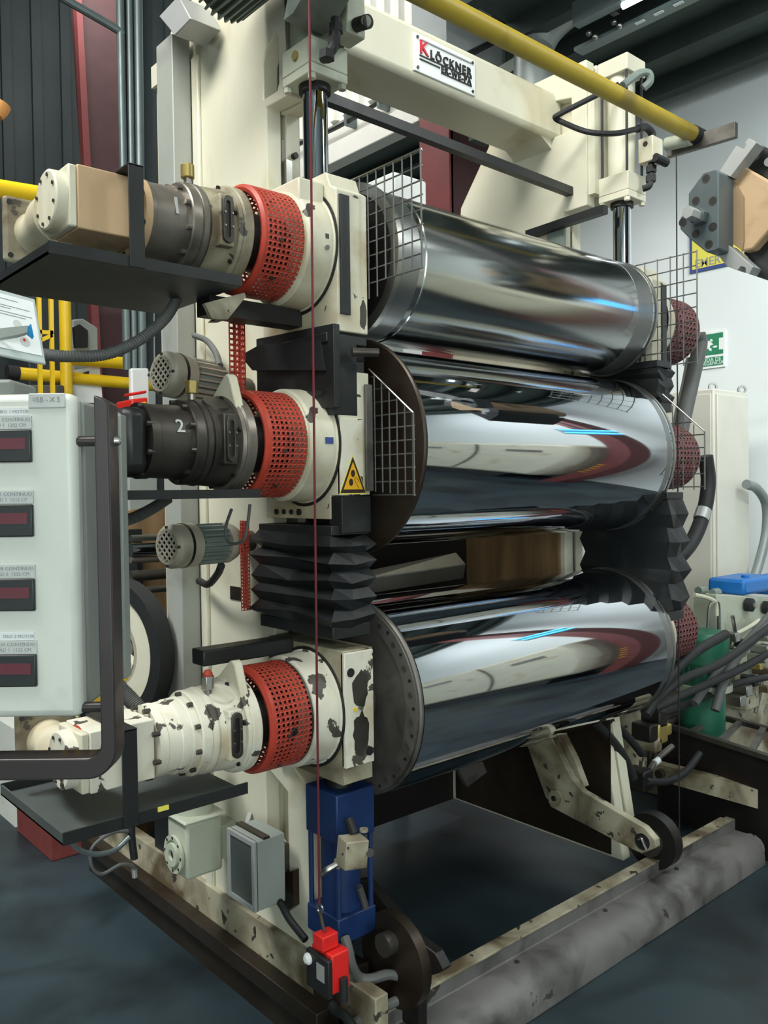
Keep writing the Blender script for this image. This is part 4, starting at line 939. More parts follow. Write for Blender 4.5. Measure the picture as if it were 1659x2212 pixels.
text('engraving', '=5B - X 5', 'print_grey', tag_, L(pxa(101), -.0035, pxz(863)), rh, UZ, .010, .0003)
for i, (ym, lab, top) in enumerate(((927, ('REGULADOR CONTINUO', 'VELOCIDAD 1  1202 CM'), 'TIRO 1'), (1088, ('REGULADOR CONTINUO', 'VELOCIDAD 1  1212 CP'), None), (1249, ('REGULADOR CONTINUO', 'VELOCIDAD 2  1222 CM'), None), (1414, ('REGULADOR CONTINUO', 'VELOCIDAD 1  1122 CM'), 'TIRO 2'))):
    m = obj('panel_meter', lbox(pxa(-72), pxa(68), -.007, .0, pxz(ym+70), pxz(ym)), 'meter_black', cb, .002)
    obj('display', lbox(pxa(-62), pxa(57), -.0078, -.007, pxz(ym+42), pxz(ym+18)), 'meter_red', m)
    l = obj('label_strip', lbox(pxa(-72), pxa(68), -.003, 0, pxz(ym-2), pxz(ym-30)), 'label_grey', cb)
    for j, tx in enumerate(lab): text('print', tx, 'print_grey', l, L(pxa(0), -.0035, pxz(ym-22+j*12)), rh, UZ, .0075 if j == 0 else .0070, .0002)
    if top:
        l = obj('paper_strip', lbox(pxa(-60), pxa(62), -.0015, 0, pxz(ym-31), pxz(ym-48)), 'paper', cb); text('print', top+' MOTOR', 'print_grey', l, L(pxa(28), -.0018, pxz(ym-39)), rh, UZ, .0065, .0002)
# dark tubular handle around the box
def loop(pts_o, pts_i, b0, b1):
    n = len(pts_o); g = G(); vs = []
    for (a, z), (c, d) in zip(pts_o, pts_i): vs += [L(a, b0, z), L(a, b1, z), L(c, b1, d), L(c, b0, d)]
    fs = [(0, 1, 2, 3), tuple(4*(n-1)+q for q in (3, 2, 1, 0))]
    for i in range(n-1):
        for k in range(4): fs.append((4*i+k, 4*i+(k+1) % 4, 4*i+4+(k+1) % 4, 4*i+4+k))
    return g.add(vs, fs)
ao, ai = pxa(238), pxa(206); zo, zi = pxz(1687), pxz(1640); zh = pxz(872); R_ = .042
po = [(ao, zh)]+[(ao-R_+R_*cos(t), zo+R_-R_*sin(t)) for t in [pi/2*i/8 for i in range(9)]]+[(-.5, zo)]
Ri = R_-(ao-ai)
pi_ = [(ai, zh+.012)]+[(ai-Ri+Ri*cos(t), zi+Ri-Ri*sin(t)) for t in [pi/2*i/8 for i in range(9)]]+[(-.5, zi)]
hn = thing('grab_handle', 'dark bent square-tube handle running round the white control box', 'handle', tuple(L(ao, 0, zh)))
obj('tube', loop(po, pi_, -.01, .035), 'handle_dark', hn, .003)
for py in (952, 1537):
    obj('standoff', G().cyl(L(-.004, .015, pxz(py)), L(ai+.001, .015, pxz(py)), .0075, n=14), 'handle_dark', hn)
    if py < 1000: obj('screw', G().lathe([(0, .008), (.006, .006), (.008, 0)], L(ao, .02, pxz(py)), rh, 14), 'zinc', hn)
ds = thing('document_stand', 'clear plate holding a printed instruction sheet above the control box', 'stand', tuple(L(-.25, .1, zt_)))
TL, TR, BR, BL = at(-170, 578, D=1.06), at(76, 646, D=1.16), at(100, 786, D=1.10), at(-150, 736, D=1.0)
nn = (TR-BL).cross(BR-TL).normalized(); nn = nn if nn.dot(fw) < 0 else -nn
ob = obj('clear_plate', G().slab([TL, TR, BR, BL], -nn*.004), 'acrylic', ds, .0015)
def pq(a, b): return (TL*(1-a)+TR*a)*(1-b)+(BL*(1-a)+BR*a)*b
sh = obj('printed_sheet', G().slab([pq(.05, .07)+nn*.0006, pq(.97, .07)+nn*.0006, pq(.97, .90)+nn*.0006, pq(.05, .90)+nn*.0006], nn*.0005), 'paper', ds)
def strip(a0, a1, b, h=.012): obj('print_line', G().slab([pq(a0, b)+nn*.0012, pq(a1, b)+nn*.0012, pq(a1, b+h)+nn*.0012, pq(a0, b+h)+nn*.0012], nn*.0002), 'print_grey', sh)
for a0, a1, b in ((.3, .82, .14), (.2, .92, .24), (.2, .74, .275), (.25, .93, .34), (.25, .87, .38)): strip(a0, a1, b)
for (a, b, r, mm) in ((.78, .50, .05, 'label_grey'), (.82, .74, .055, 'label_grey'), (.82, .72, .016, 'safety_red')):
    obj('diagram_mark', G().slab([pq(a+r*.8*cos(i*pi/8), b+r*1.3*sin(i*pi/8))+nn*.0014 for i in range(16)], nn*(.0002 if r > .02 else .0004)), mm, sh)
obj('clip_arm', G().slab([at(-60, 722, D=1.07), at(56, 710, D=1.07), at(56, 724, D=1.07), at(36, 730, D=1.07), at(-60, 745, D=1.07)], nn*.006), 'box_grey', ds)
obj('clip_tip', G().slab([at(55, 712, D=1.07), at(64, 705, D=1.07), at(70, 733, D=1.07), at(56, 722, D=1.07)], nn*.005), 'clip_blue', ds)
obj('post', G().cyl(L(-.40, .06, zt_-.01), L(-.40, .06, zt_+.30), .012, n=14), 'box_grey', ds)
obj('post_foot', lbox(-.36, pxa(20), .01, .1, zt_-.002, zt_+.022), 'box_grey', ds, .006)
obj('post_stay', G().bar(L(-.40, .06, zt_+.05), pq(.3, .6)-nn*.004, .012, .012), 'box_grey', ds)

# ================================================================== YELLOW RAILS
yr = thing('safety_rail', 'yellow tubular safety rail behind the control box', 'railing', tuple(at(141, 1000, Y=4.83)))
a, b = at(35, 806, Y=4.9), at(345, 834, Y=4.9)
obj('lower_rail', G().cyl(a, b, .036, n=18), 'yellow', yr)
obj('end_plug', G().cyl(a-V((.05, 0, 0)), a+V((.012, 0, 0)), .042, n=14), 'black_rubber', yr)
a, b = at(150, 775, Y=4.86), at(370, 793, Y=4.86)
obj('upper_rail', G().cyl(a, b, .036, n=18), 'yellow', yr)
p = at(141, 700, Y=4.83); obj('post', G().cyl((p.x, 4.83, 0), (p.x, 4.83, p.z+.35), .034, n=18), 'yellow', yr)
a, b = at(-40, 402, Y=2.4), at(150, 432, Y=2.4)
obj('top_rail', G().cyl(a, b, .025, n=18), 'yellow', label='yellow tubular rail at the far left above the top tray', cat='railing')
yb_ = thing('guide_pipe', 'long mustard yellow pipe crossing the top right corner overhead', 'pipe', tuple(at(1200, 140, Y=1.45)))
a, b = at(880, -28, Y=1.45), at(1500, 292, Y=1.45)
e = (b-a).normalized()
obj('pipe', G().cyl(a-e*1.6, b, .026, n=24), 'yellow_dull', yb_); obj('end_wrap', G().cyl(b-e*.02, b+e*.06, .029, n=20), 'black_rubber', yb_)
a2, b2 = at(1440, 318, Y=1.5), at(1590, 275, X=b.x+.06)
fl = thing('flat_bracket', 'flat steel arm at the end of the mustard yellow pipe', 'bracket', tuple(b))
pA = at(1440, 310, X=b.x+.01); pB = at(1588, 262, X=b.x+.01); pC = at(1588, 296, X=b.x+.01); pD = at(1440, 340, X=b.x+.01)
obj('flat_bar', G().slab([pA, pB, pC, pD], (.02, 0, 0)), 'steel_plate', fl, .002)
obj('pipe_stub', G().cyl(at(1440, 312, X=b.x-.02), at(1492, 300, X=b.x-.02), .022, n=18), 'cream_green', fl)
# ================================================================== RIGHT SIDE
# rotary ends beyond the far blocks
for k in range(3):
    z = ZR[k]; xa = mx(1.222)
    t = thing('coupling_guard', 'far red perforated guard, darkened as in shade, at the right end of the %s roll' % POS[k], 'guard', (xa, YC, z), 'far red guards')
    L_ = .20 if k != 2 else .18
    solid(obj('perforated_sheet', perforated_tube(xa-.10, xa+L_, .128, YC, z, 12, 40, .4), 'guard_red_shaded', t, smooth=60), .0015)
    obj('end_cone', G().lathe([(0, .126), (.02, .12), (.10, .06), (.13, .05)], (xa+L_, YC, z), (1, 0, 0), 36), 'steel_oily' if k == 2 else 'steel_dark', t)
    if k < 2: obj('rotary_joint', G().cyl((xa+L_+.05, YC-.02, z-.06), (xa+L_+.05, YC-.02, z+.05), .055, n=20), 'grey_green', t)
hose('steam_hose', [at(1508, 722, Y=1.78), at(1512, 745, Y=1.78), at(1500, 800, Y=1.78), at(1482, 880, Y=1.78), at(1470, 935, Y=1.78)], .030, 'hose_grey', 'thick grey hose dropping from the far end of the top roll')
hose('steam_hose', [at(1490, 775, Y=1.84), at(1480, 830, Y=1.84), at(1466, 890, Y=1.84), at(1458, 930, Y=1.84)], .016, 'light_grey', 'thin pale hose beside the thick hose at the top roll far end')
hh = hose('steam_hose', [at(1524, 985, Y=1.75), at(1530, 1040, Y=1.75), at(1522, 1100, Y=1.75), at(1500, 1160, Y=1.75), at(1470, 1200, Y=1.75), at(1440, 1215, Y=1.78)], .030, 'black_rubber', 'black hose with pale band curving down from the middle roll far end')
obj('hose_band', G().tube([at(1521, 1101, Y=1.75), at(1514, 1122, Y=1.75)], .032, 12, 1), 'light_grey', hh)
# electrical cabinet with lifting eyes
ca = thing('electrical_cabinet', 'tall pale electrical cabinet with two lifting eyes by the white wall', 'cabinet', (4.85, 2.56, 0))
obj('body', rbox(4.6, 5.02, 2.385, 2.78, .1, 2.06), 'cabinet', ca, .008)
obj('door', rbox(4.62, 5.0, 2.372, 2.385, .14, 2.03), 'cabinet', ca, .004)
obj('side_panel', rbox(4.592, 4.6, 2.40, 2.76, .14, 2.03), 'cabinet', ca, .003)
obj('plinth', rbox(4.62, 5.0, 2.40, 2.76, 0, .1), 'steel_dark', ca)
for p in ((1540, 836), (1603, 842)):
    q = at(*p, Y=2.5); obj('lifting_eye', G().ring(q-fw*.008, q+fw*.008, .028, .016, 20), 'zinc', ca)
    obj('eye_shank', G().cyl((q.x, q.y, 2.058), (q.x, q.y, q.z-.02), .009, n=8), 'zinc', ca)
hose('cable', [at(1612, 1046, Y=2.3), at(1635, 1056, Y=2.3), at(1655, 1090, Y=2.3), at(1655, 1150, Y=2.3), at(1640, 1215, Y=2.3), at(1625, 1262, Y=2.3)], .028, 'pipe_grey', 'thick grey cable arching from the tall cabinet down to the blue cans')
# signs on the white wall
es = thing('exit_sign', 'green running-man emergency exit sign on the white wall', 'sign', tuple(at(1540, 790, X=5.49)))
YL, YR = at(1500, 740, X=5.49).y, at(1566, 740, X=5.49).y
zT, zM0, zM1, zB = at(1565, 717, X=5.49).z, at(1565, 763, X=5.49).z, at(1565, 768, X=5.49).z, at(1565, 787, X=5.49).z
obj('plate', rbox(5.488, 5.499, YR, YL, zB-.015, zT+.015), 'white', es)
obj('pictogram_field', rbox(5.486, 5.488, YR+.012, YL-.012, zM0, zT), 'sign_green', es)
obj('text_field', rbox(5.486, 5.488, YR+.012, YL-.012, zB, zM1), 'sign_green', es)
def sg(name, pts, m='white'):   # points in photograph pixels, on the sign face
    return obj(name, G().slab([at(*p, X=5.4855) for p in pts], (.0005, 0, 0)), m, es)
sg('door_mark', [(1553, 730), (1564, 728), (1564, 754), (1553, 755)])
sg('head_mark', [(1534, 733), (1537, 732), (1540, 735), (1538, 738), (1534, 737)])
sg('torso_mark', [(1524, 739), (1532, 736), (1537, 740), (1541, 744), (1535, 746), (1532, 751), (1526, 751), (1526, 745), (1523, 744)])
sg('leg_mark', [(1526, 751), (1532, 750), (1537, 753), (1537, 758), (1532, 757), (1530, 753), (1521, 755), (1521, 752)])
sg('arm_mark', [(1539, 749), (1546, 746), (1550, 748), (1546, 751), (1540, 751)])
m_ = (YL+YR)/2
text('lettering', 'SALIDA DE', 'white', es, (5.485, m_, zB+(zM1-zB)*.70), (0, -1, 0), (0, 0, 1), .036, .0004)
text('lettering', 'EMERGENCIA', 'white', es, (5.485, m_, zB+(zM1-zB)*.28), (0, -1, 0), (0, 0, 1), .034, .0004)
ys_ = thing('emergency_sign', 'yellow blue-edged EMERGENCIA sign half hidden by the clamp head', 'sign', tuple(at(1560, 590, X=5.49)))
a, b = at(1490, 590, X=5.49), at(1680, 590, X=5.49)
z0_, z1_ = at(1493, 591, X=5.49).z, at(1493, 440, X=5.49).z
obj('plate', rbox(5.488, 5.499, b.y, a.y, z0_, z1_), 'sign_blue', ys_)
obj('field', rbox(5.486, 5.488, b.y+.02, a.y-.02, z0_+.022, z1_-.022), 'sign_yellow', ys_)
q = at(1501, 572, X=5.485)
text('lettering', 'EMERGENCIA', 'print_grey', ys_, (5.485, q.y, q.z), (0, -1, 0), (0, 0, 1), .078, .0006, 'LEFT', .001)
obj('phone_mark', rbox(5.485, 5.486, b.y+.25, a.y-.25, z0_+.22, z0_+.38), 'sign_blue', ys_)

# clamp head hanging in from the right
XC = 2.3
cl = thing('clamp_head', 'dark grey bolted clamp plate with tan core block at the right edge', 'clamp', tuple(at(1540, 450, X=XC)))
P_ = [(1487, 418), (1519, 374), (1546, 366), (1552, 370), (1552, 536), (1546, 541), (1526, 545), (1490, 516), (1469, 495), (1469, 471), (1485, 452), (1487, 447)]
obj('clamp_plate', G().slab([at(*p, X=XC) for p in P_], (.09, 0, 0)), 'gun_grey', cl, .003)
for p in ((1525, 386), (1503, 434), (1540, 434), (1540, 490), (1503, 505), (1531, 528), (1475, 480)):
    q = at(*p, X=XC); obj('bolt_recess', G().ring(q-V((.001, 0, 0)), q+V((.004, 0, 0)), .0125, .010, 20), 'steel_dark', cl)
    obj('bolt_socket', G().cyl(q-V((.0006, 0, 0)), q+V((.004, 0, 0)), .010, n=18), 'ink_black', cl)
q = at(1514, 470, X=XC); d = V((-1, 0, 0))
obj('clamp_nut', G().cyl(q, q+d*.028, .026, n=6), 'gun_grey', cl, .001); obj('clamp_bolt', G().cyl(q+d*.026, q+d*.075, .0185, n=6), 'light_grey', cl, .001)
pb = [(1578, 378), (1592, 361), (1606, 358), (1662, 390), (1700, 420), (1700, 470), (1659, 500), (1626, 538), (1604, 543), (1576, 522)]
obj('core_block', G().slab([at(*p, X=XC+.095) for p in pb], (.5, 0, 0)), 'tan', cl, .006)
obj('block_face', G().slab([at(*p, X=XC+.088) for p in ((1577, 380), (1592, 400), (1606, 425), (1606, 520), (1603, 541), (1577, 521))], (.01, 0, 0)), 'tan_dark', cl)
obj('upper_jaw', G().slab([at(*p, X=XC+.06) for p in ((1554, 370), (1590, 314), (1606, 322), (1612, 312), (1608, 308), (1618, 298), (1634, 308), (1578, 382))], (.05, 0, 0)), 'light_grey', cl, .001)
obj('upper_housing', G().slab([at(*p, X=XC+.13) for p in ((1596, 360), (1634, 308), (1720, 350), (1720, 430), (1664, 392), (1606, 357))], (.4, 0, 0)), 'black_paint', cl, .004)
obj('lower_jaw', G().slab([at(*p, X=XC+.06) for p in ((1573, 529), (1627, 576), (1618, 592), (1611, 589), (1610, 578), (1600, 575), (1593, 584), (1570, 575), (1552, 552))], (.05, 0, 0)), 'light_grey', cl, .001)
obj('lower_housing', G().slab([at(*p, X=XC+.13) for p in ((1604, 545), (1628, 538), (1720, 470), (1720, 625), (1612, 590), (1630, 572))], (.4, 0, 0)), 'black_paint', cl, .004)
obj('pin', G().cyl(at(1660, 350, X=XC+.12), at(1660, 350, X=XC+.14), .012, n=12), 'light_grey', cl)
hq = at(1725, 350, X=XC+.4)
obj('hanger_arm', rbox(XC+.38, XC+.5, hq.y-.14, hq.y, 2.4, 4.13), 'black_paint', cl)
obj('hanger_foot', rbox(XC+.3, XC+.5, hq.y-.14, hq.y+.05, 2.4, 2.52), 'black_paint', cl)

# hydraulic power pack at the lower right
pk = thing('power_pack', 'cream hydraulic manifold with black knobs and piping at the right edge', 'hydraulic unit', tuple(at(1600, 1550, Y=1.9)))
a, b = at(1520, 1285, Y=2.0), at(1720, 1530, Y=2.0)
obj('manifold_panel', G().slab([at(1548, 1284, Y=2.0), at(1720, 1296, Y=2.0), at(1720, 1440, Y=2.0), at(1548, 1470, Y=2.0)], (0, .12, 0)), 'cream_green', pk, .004)
obj('tank', G().slab([at(1490, 1470, Y=2.02), at(1720, 1440, Y=2.02), V((at(1720, 1440, Y=2.02).x, 2.02, 0)), V((at(1490, 1470, Y=2.02).x, 2.02, 0))], (0, .5, 0)), 'cream_dirty', pk, .01)
for p, r in (((1613, 1306), .034), ((1651, 1312), .034), ((1628, 1352), .022)):
    q = at(*p, Y=1.99); obj('knob', G().lathe([(0, r), (.03, r), (.035, r*.7)], q, (0, -1, 0), 24), 'black_rubber' if r > .03 else 'grey_green', pk)
    obj('knob_cap', G().cyl(q-V((0, .036, 0)), q-V((0, .05, 0)), r*.45, n=14), 'zinc', pk)
for i, pts in enumerate((((1530, 1360), (1534, 1310), (1545, 1300), (1552, 1310), (1553, 1380)), ((1500, 1285), (1530, 1292), (1546, 1303), (1548, 1330)), ((1585, 1372), (1612, 1358), (1640, 1340)), ((1582, 1330), (1588, 1370), (1580, 1400)), ((1560, 1408), (1590, 1408)), ((1560, 1425), (1588, 1432)), ((1640, 1430), (1645, 1480), (1632, 1540)))):
    obj('pipe', G().tube([at(*p, Y=1.96) for p in pts], .010, 8), 'cream' if i % 3 else 'zinc', pk)
rn = random.Random(4)
for i in range(16):
    p = (rn.uniform(1560, 1655), rn.uniform(1370, 1520)); q = at(*p, Y=1.97); s_ = rn.uniform(.014, .032)
    obj('valve', rbox(q.x-s_, q.x+s_, q.y-.06, q.y+.03, q.z-s_, q.z+s_*.8), rn.choice(('cream_dirty', 'black_rubber', 'zinc', 'brass', 'cream_dirty')), pk, .004)
q = at(1622, 1500, Y=1.95); obj('filter_block', rbox(q.x-.08, q.x+.05, q.y-.02, q.y+.1, q.z-.07, q.z+.07), 'cream_dirty', pk, .01)
for i, p in enumerate(((1515, 1275), (1545, 1280))):
    q = at(*p, Y=2.05); obj('valve', G().cyl(q-V((.03, 0, 0)), q+V((.03, 0, 0)), .02, n=10), 'grey_green', pk)
em = thing('electric_motor', 'green upright electric motor behind the right end of the lowest roll', 'motor', tuple(at(1515, 1480, Y=1.95)))
q = at(1517, 1440, Y=1.95)
obj('stator', G().cyl(q-V((0, 0, .07)), q+V((0, 0, .08)), .108, n=36), 'motor_green', em)
obj('fan_cover', G().lathe([(0, .118), (.11, .118), (.135, .10), (.14, .05)], q+V((0, 0, .03)), (0, 0, 1), 36), 'motor_green', em)
for i in range(24):
    a = 2*pi*i/24; d = V((cos(a), sin(a), 0)); obj('fin', G().bar(q+d*.112-V((0, 0, .07)), q+d*.112+V((0, 0, .02)), .004, .014, d), 'motor_green', em)
obj('base_flange', G().cyl(q-V((0, 0, .10)), q-V((0, 0, .07)), .13, n=36), 'cream_green', em)
obj('bell_housing', G().cyl(q-V((0, 0, .30)), q-V((0, 0, .10)), .10, n=30), 'motor_green', em)
for i, (pts, r) in enumerate(((((1395, 1545), (1440, 1470), (1500, 1410), (1568, 1370)), .020), (((1408, 1520), (1470, 1470), (1560, 1430), (1670, 1350)), .018), (((1412, 1532), (1500, 1490), (1590, 1450), (1680, 1400)), .017), (((1545, 1535), (1565, 1470), (1600, 1410), (1670, 1340)), .020), (((1500, 1520), (1545, 1460), (1600, 1400), (1670, 1320)), .017), (((1420, 1545), (1500, 1515), (1580, 1480), (1670, 1460)), .016))):
    hose('hydraulic_hose', [at(*p, Y=1.72+.03*i) for p in pts], r, 'hose_grey' if i in (3, 4) else 'black_rubber', ('black hose rising to a free end before the green motor', 'black hose crossing below the green motor to the right edge', 'second black hose just under the one below the green motor', 'grey hose climbing steeply from the black grid to the right edge', 'thinner grey hose left of the steep grey one', 'lowest black hose running nearly level over the black grid')[i])
for k, (x, y, lab) in enumerate(((1612, 1262, 'blue plastic can on the cream manifold, in full view'), (1672, 1264, 'blue plastic can cut by the right edge beside the other can'))):
    q0_, q1_ = at(x-36 if k == 0 else x-22, 1285, Y=2.08), at(x+30, 1240, Y=2.08)
    t = thing('blue_can', lab, 'can', (q0_.x, 2.1, q0_.z), 'blue plastic cans')
    obj('can_body', rbox(q0_.x, q1_.x, 2.0, 2.2, q0_.z, q1_.z), 'drum_blue', t, .018)
    obj('cap', G().cyl(((q0_.x+q1_.x)/2-.04, 2.06, q1_.z-.004), ((q0_.x+q1_.x)/2-.04, 2.06, q1_.z+.012), .02, n=16), 'drum_blue', t)
gr = thing('grid_frame', 'low black slatted machine base to the right of the rolls', 'frame', tuple(at(1540, 1650, Y=1.85)))
A0, A1, A2, A3 = at(1428, 1562, Z=.42), at(1720, 1655, Z=.42), at(1720, 1590, Z=.42), at(1500, 1535, Z=.42)
obj('side_wall', G().slab([A0, A1, A1-V((0, 0, .42)), A0-V((0, 0, .42))], (.02, 0, 0)), 'black_oily', gr)
obj('front_wall', G().slab([A0, A3, A3-V((0, 0, .42)), A0-V((0, 0, .42))], (0, .02, 0)), 'black_oily', gr)
obj('edge_bar', G().bar(A0, A1, .03, .02), 'steel_dark', gr); obj('edge_bar', G().bar(A3, A2, .03, .02), 'steel_dark', gr)
for i in range(5):
    u_ = (i+.1)/4.4; obj('cross_slat', G().bar(A0*(1-u_)+A1*u_, A3*(1-u_)+A2*u_, .025, .016), 'steel_plate', gr)
obj('grid_floor', G().slab([A0-V((0, 0, .12)), A1-V((0, 0, .12)), A2-V((0, 0, .12)), A3-V((0, 0, .12))], (0, 0, -.01)), 'maroon_dark', gr)
q = at(1540, 1680, Z=.15); obj('foot_bump', G().ball((q.x+.1, q.y+.1, .14), .09, 16, .8), 'tan_dark', gr)
# pipes and fittings low at the far end
lf = thing('valve_stack', 'cluster of worn brass and black valves low at the right end of the lowest roll', 'valve', tuple(at(1400, 1600, Y=1.85)))
obj('back_panel', G().slab([at(1322, 1530, Y=2.05), at(1392, 1515, Y=2.05), at(1392, 1690, Y=2.05), at(1322, 1670, Y=2.05)], (0, .04, 0)), 'cream_dirty', lf)
obj('panel_edge', G().slab([at(1322, 1540, Y=2.03), at(1330, 1540, Y=2.03), at(1330, 1650, Y=2.03), at(1322, 1650, Y=2.03)], (0, .02, 0)), 'cream_worn', lf)
for p, s_, m_ in (((1415, 1580), .035, 'brass'), ((1395, 1580), .03, 'black_oily'), ((1415, 1550), .03, 'black_oily'), ((1405, 1605), .025, 'cream_dirty'), ((1428, 1572), .02, 'brass'), ((1383, 1682), .035, 'black_oily'), ((1400, 1520), .022, 'zinc')):
    q = at(*p, Y=1.86); obj('valve', rbox(q.x-s_, q.x+s_, q.y-.04, q.y+.05, q.z-s_*1.2, q.z+s_*1.2), m_, lf, .008)
obj('riser', G().cyl(at(1410, 1545, Y=1.88), at(1404, 1660, Y=1.88), .014, n=10), 'black_oily', lf)
obj('grey_lever', G().tube([at(1395, 1690, Y=1.84), at(1412, 1648, Y=1.84), at(1440, 1622, Y=1.84), at(1452, 1612, Y=1.84)], .012, 10), 'steel_plate', lf)
obj('lever_band', G().cyl(at(1414, 1648, Y=1.835), at(1422, 1641, Y=1.835), .014, n=12), 'white', lf)
hose('hydraulic_hose', [at(1300, 1540, Y=1.85), at(1340, 1575, Y=1.85), at(1372, 1610, Y=1.85), at(1386, 1628, Y=1.85)], .016, 'black_rubber', 'upper of two black hoses slanting down to the low valve cluster')
hose('hydraulic_hose', [at(1270, 1550, Y=1.82), at(1310, 1585, Y=1.82), at(1345, 1630, Y=1.82), at(1368, 1680, Y=1.82)], .017, 'black_rubber', 'lower of two black hoses slanting down to the low valve cluster')
hose('hydraulic_hose', [at(1395, 1688, Y=1.80), at(1440, 1688, Y=1.80), at(1480, 1668, Y=1.80), at(1512, 1628, Y=1.80)], .015, 'black_rubber', 'black hose curving up from the low valve cluster over the far rail')

# ================================================================== OVERHEAD
vp = thing('exhaust_pipe', 'wide grey exhaust pipe with an elbow under the deck, above the far frame', 'pipe', tuple(at(1155, 200, Y=3.2)))
e0 = at(1152, 230, Y=3.2); ez = at(1150, 75, Y=3.2)
obj('pipe_run', G().tube([(e0.x, 3.2, 2.9), (e0.x, 3.2, ez.z-.25), (e0.x+.02, 3.17, ez.z-.02), (e0.x+.09, 3.02, ez.z+.12), (e0.x+.12, 2.75, ez.z+.13), (e0.x+.12, .5, ez.z+.13)], .115, 24, 8), 'pipe_grey', vp)
obj('pipe_clip', rbox(e0.x+.10, e0.x+.14, 2.70, 2.74, ez.z+.24, 4.14), 'steel_dark', vp)
vd = thing('ventilation_duct', 'pale grey ventilation duct hanging beyond the beam, right of the maroon column', 'duct', tuple(at(1020, 60, Y=3.6)))
a, b = at(965, 150, Y=3.6), at(1084, -30, Y=3.6)
obj('duct_body', rbox(a.x, b.x, 3.6, 3.9, a.z-.12, 4.6), 'panel_grey', vd)
obj('hanger', rbox(b.x-.1, b.x-.06, 3.25, 3.7, 4.45, 4.6), 'steel_dark', vd); obj('hanger', rbox(b.x-.1, b.x-.06, 3.25, 3.29, 4.4, 4.6), 'steel_dark', vd)
obj('end_frame', rbox(b.x, b.x+.16, 3.58, 3.9, a.z-.2, 4.6), 'roof_dark', vd)
obj('stay_rod', G().cyl(at(1012, 118, Y=3.5), at(1082, 82, Y=3.5), .02, n=8), 'black_paint', vd)
obj('cross_angle', G().bar(at(1040, 180, Y=3.5), at(1125, 128, Y=3.5), .05, .06), 'rib_white', vd)
lt = thing('batten_light', 'slim batten light with hanging clips under the dark deck, top right', 'lamp', tuple(at(1360, 15, Z=4.0)))
a, b = at(1250, 70, Z=3.98), at(1420, -30, Z=3.98); yy0, yy1 = a.y, b.y; xx = (a.x+b.x)/2
obj('channel', rbox(xx-.03, xx+.03, yy1-1, yy0, 4.0, 4.12), 'conduit', lt)
obj('tube', G().cyl((xx, at(1345, 14, X=xx).y, 3.985), (xx, yy1-.8, 3.985), .018, n=8), 'tube_white', lt)
obj('wire_tray', rbox(xx+.12, xx+.2, yy1-1, yy0+.1, 3.95, 3.97), 'conduit', lt)
for i in range(5):
    y_ = yy0-.28-i*.11; obj('tray_slot', rbox(xx+.13, xx+.15, y_-.05, y_, 3.944, 3.95), 'white', lt)
for p in ((1272, 72), (1286, 80), (1326, 48), (1338, 56)):
    q = at(*p, X=xx+.1); obj('clip_bulb', G().ball(q, .016, 12), 'zinc', lt)
# upper left conduits
ct = thing('conduit_bundle', 'grey-green vertical conduits and tray beside the dark maroon column', 'conduit', tuple(at(295, 380, Y=4.5)))
for xa_, xb_, r in ((264, 270, .022), (284, 286, .018), (303, 303, .026)):
    obj('conduit', G().cyl(at(xa_-6, -60, Y=4.5), at(xb_+4, 800, Y=4.5), r, n=12), 'conduit', ct)
obj('tray_back', G().slab([at(262, -60, Y=4.55), at(330, -60, Y=4.55), at(332, 800, Y=4.55), at(275, 800, Y=4.55)], (0, .03, 0)), 'dark_sheet', ct)
obj('cross_conduit', G().tube([at(110, -20, Y=4.5), at(150, 4, Y=4.5), at(250, 62, Y=4.5), at(264, 76, Y=4.5)], .022, 10), 'conduit', ct)
bc_ = thing('beacon_lamp', 'small copper-orange beacon lamp at the left edge', 'lamp', tuple(at(0, 235, Y=2.6)))
q = at(-2, 232, Y=2.6)
obj('lens', G().lathe([(-.03, .02), (-.01, .028), (.01, .03), (.012, .02)], q, (.35, 0, .94), 20), 'beacon', bc_)
obj('stem', G().cyl(q-V((.012, 0, .03)), (q.x-.1, q.y, q.z-.3), .008, n=8), 'black_paint', bc_)

# ================================================================== LEFT BACKGROUND under the top tray
def slabbox(name, pts, Y, d, m, label, cat, floor=True):
    P = [at(*p, Y=Y) for p in pts]
    if floor: P = [V((q.x, q.y, 0)) if p[1] >= 1000 else q for p, q in zip(pts, P)]
    return obj(name, G().slab(P, (0, d, 0)), m, label=label, cat=cat, bevel=.01)
t = thing('control_desk', 'pale grey machine desk with dark screens seen behind the yellow post', 'desk', tuple(at(190, 1000, Y=5)))
obj('cabinet_body', G().slab([at(*p, Y=5) for p in ((156, 690), (180, 688), (212, 708), (218, 1060), (160, 1060))], (0, .5, 0)), 'box_grey', t, .01)
obj('screen', G().slab([at(*p, Y=4.97) for p in ((160, 706), (172, 700), (190, 714), (190, 750), (163, 750))], (0, .03, 0)), 'ink_black', t)
obj('side_panel', G().slab([at(*p, Y=4.9) for p in ((155, 800), (215, 790), (222, 870), (160, 870))], (0, .08, 0)), 'white', t)
obj('screen', G().slab([at(*p, Y=4.88) for p in ((178, 806), (192, 801), (192, 808), (180, 809))], (0, .02, 0)), 'ink_black', t)
slabbox('bright_partition', ((282, 640), (335, 640), (335, 1050), (286, 1050)), 5.6, .06, 'panel_grey', 'pale partition panel between maroon column and duct', 'panel')
slabbox('notice_board', ((283, 795), (322, 795), (322, 1000), (283, 1000)), 4.4, .04, 'white', 'white board between the two yellow rails, left of the duct', 'board')
slabbox('red_crate', ((284, 862), (320, 858), (321, 985), (286, 985)), 4.2, .2, 'safety_red', 'red crate seen above the middle drive', 'crate', False)
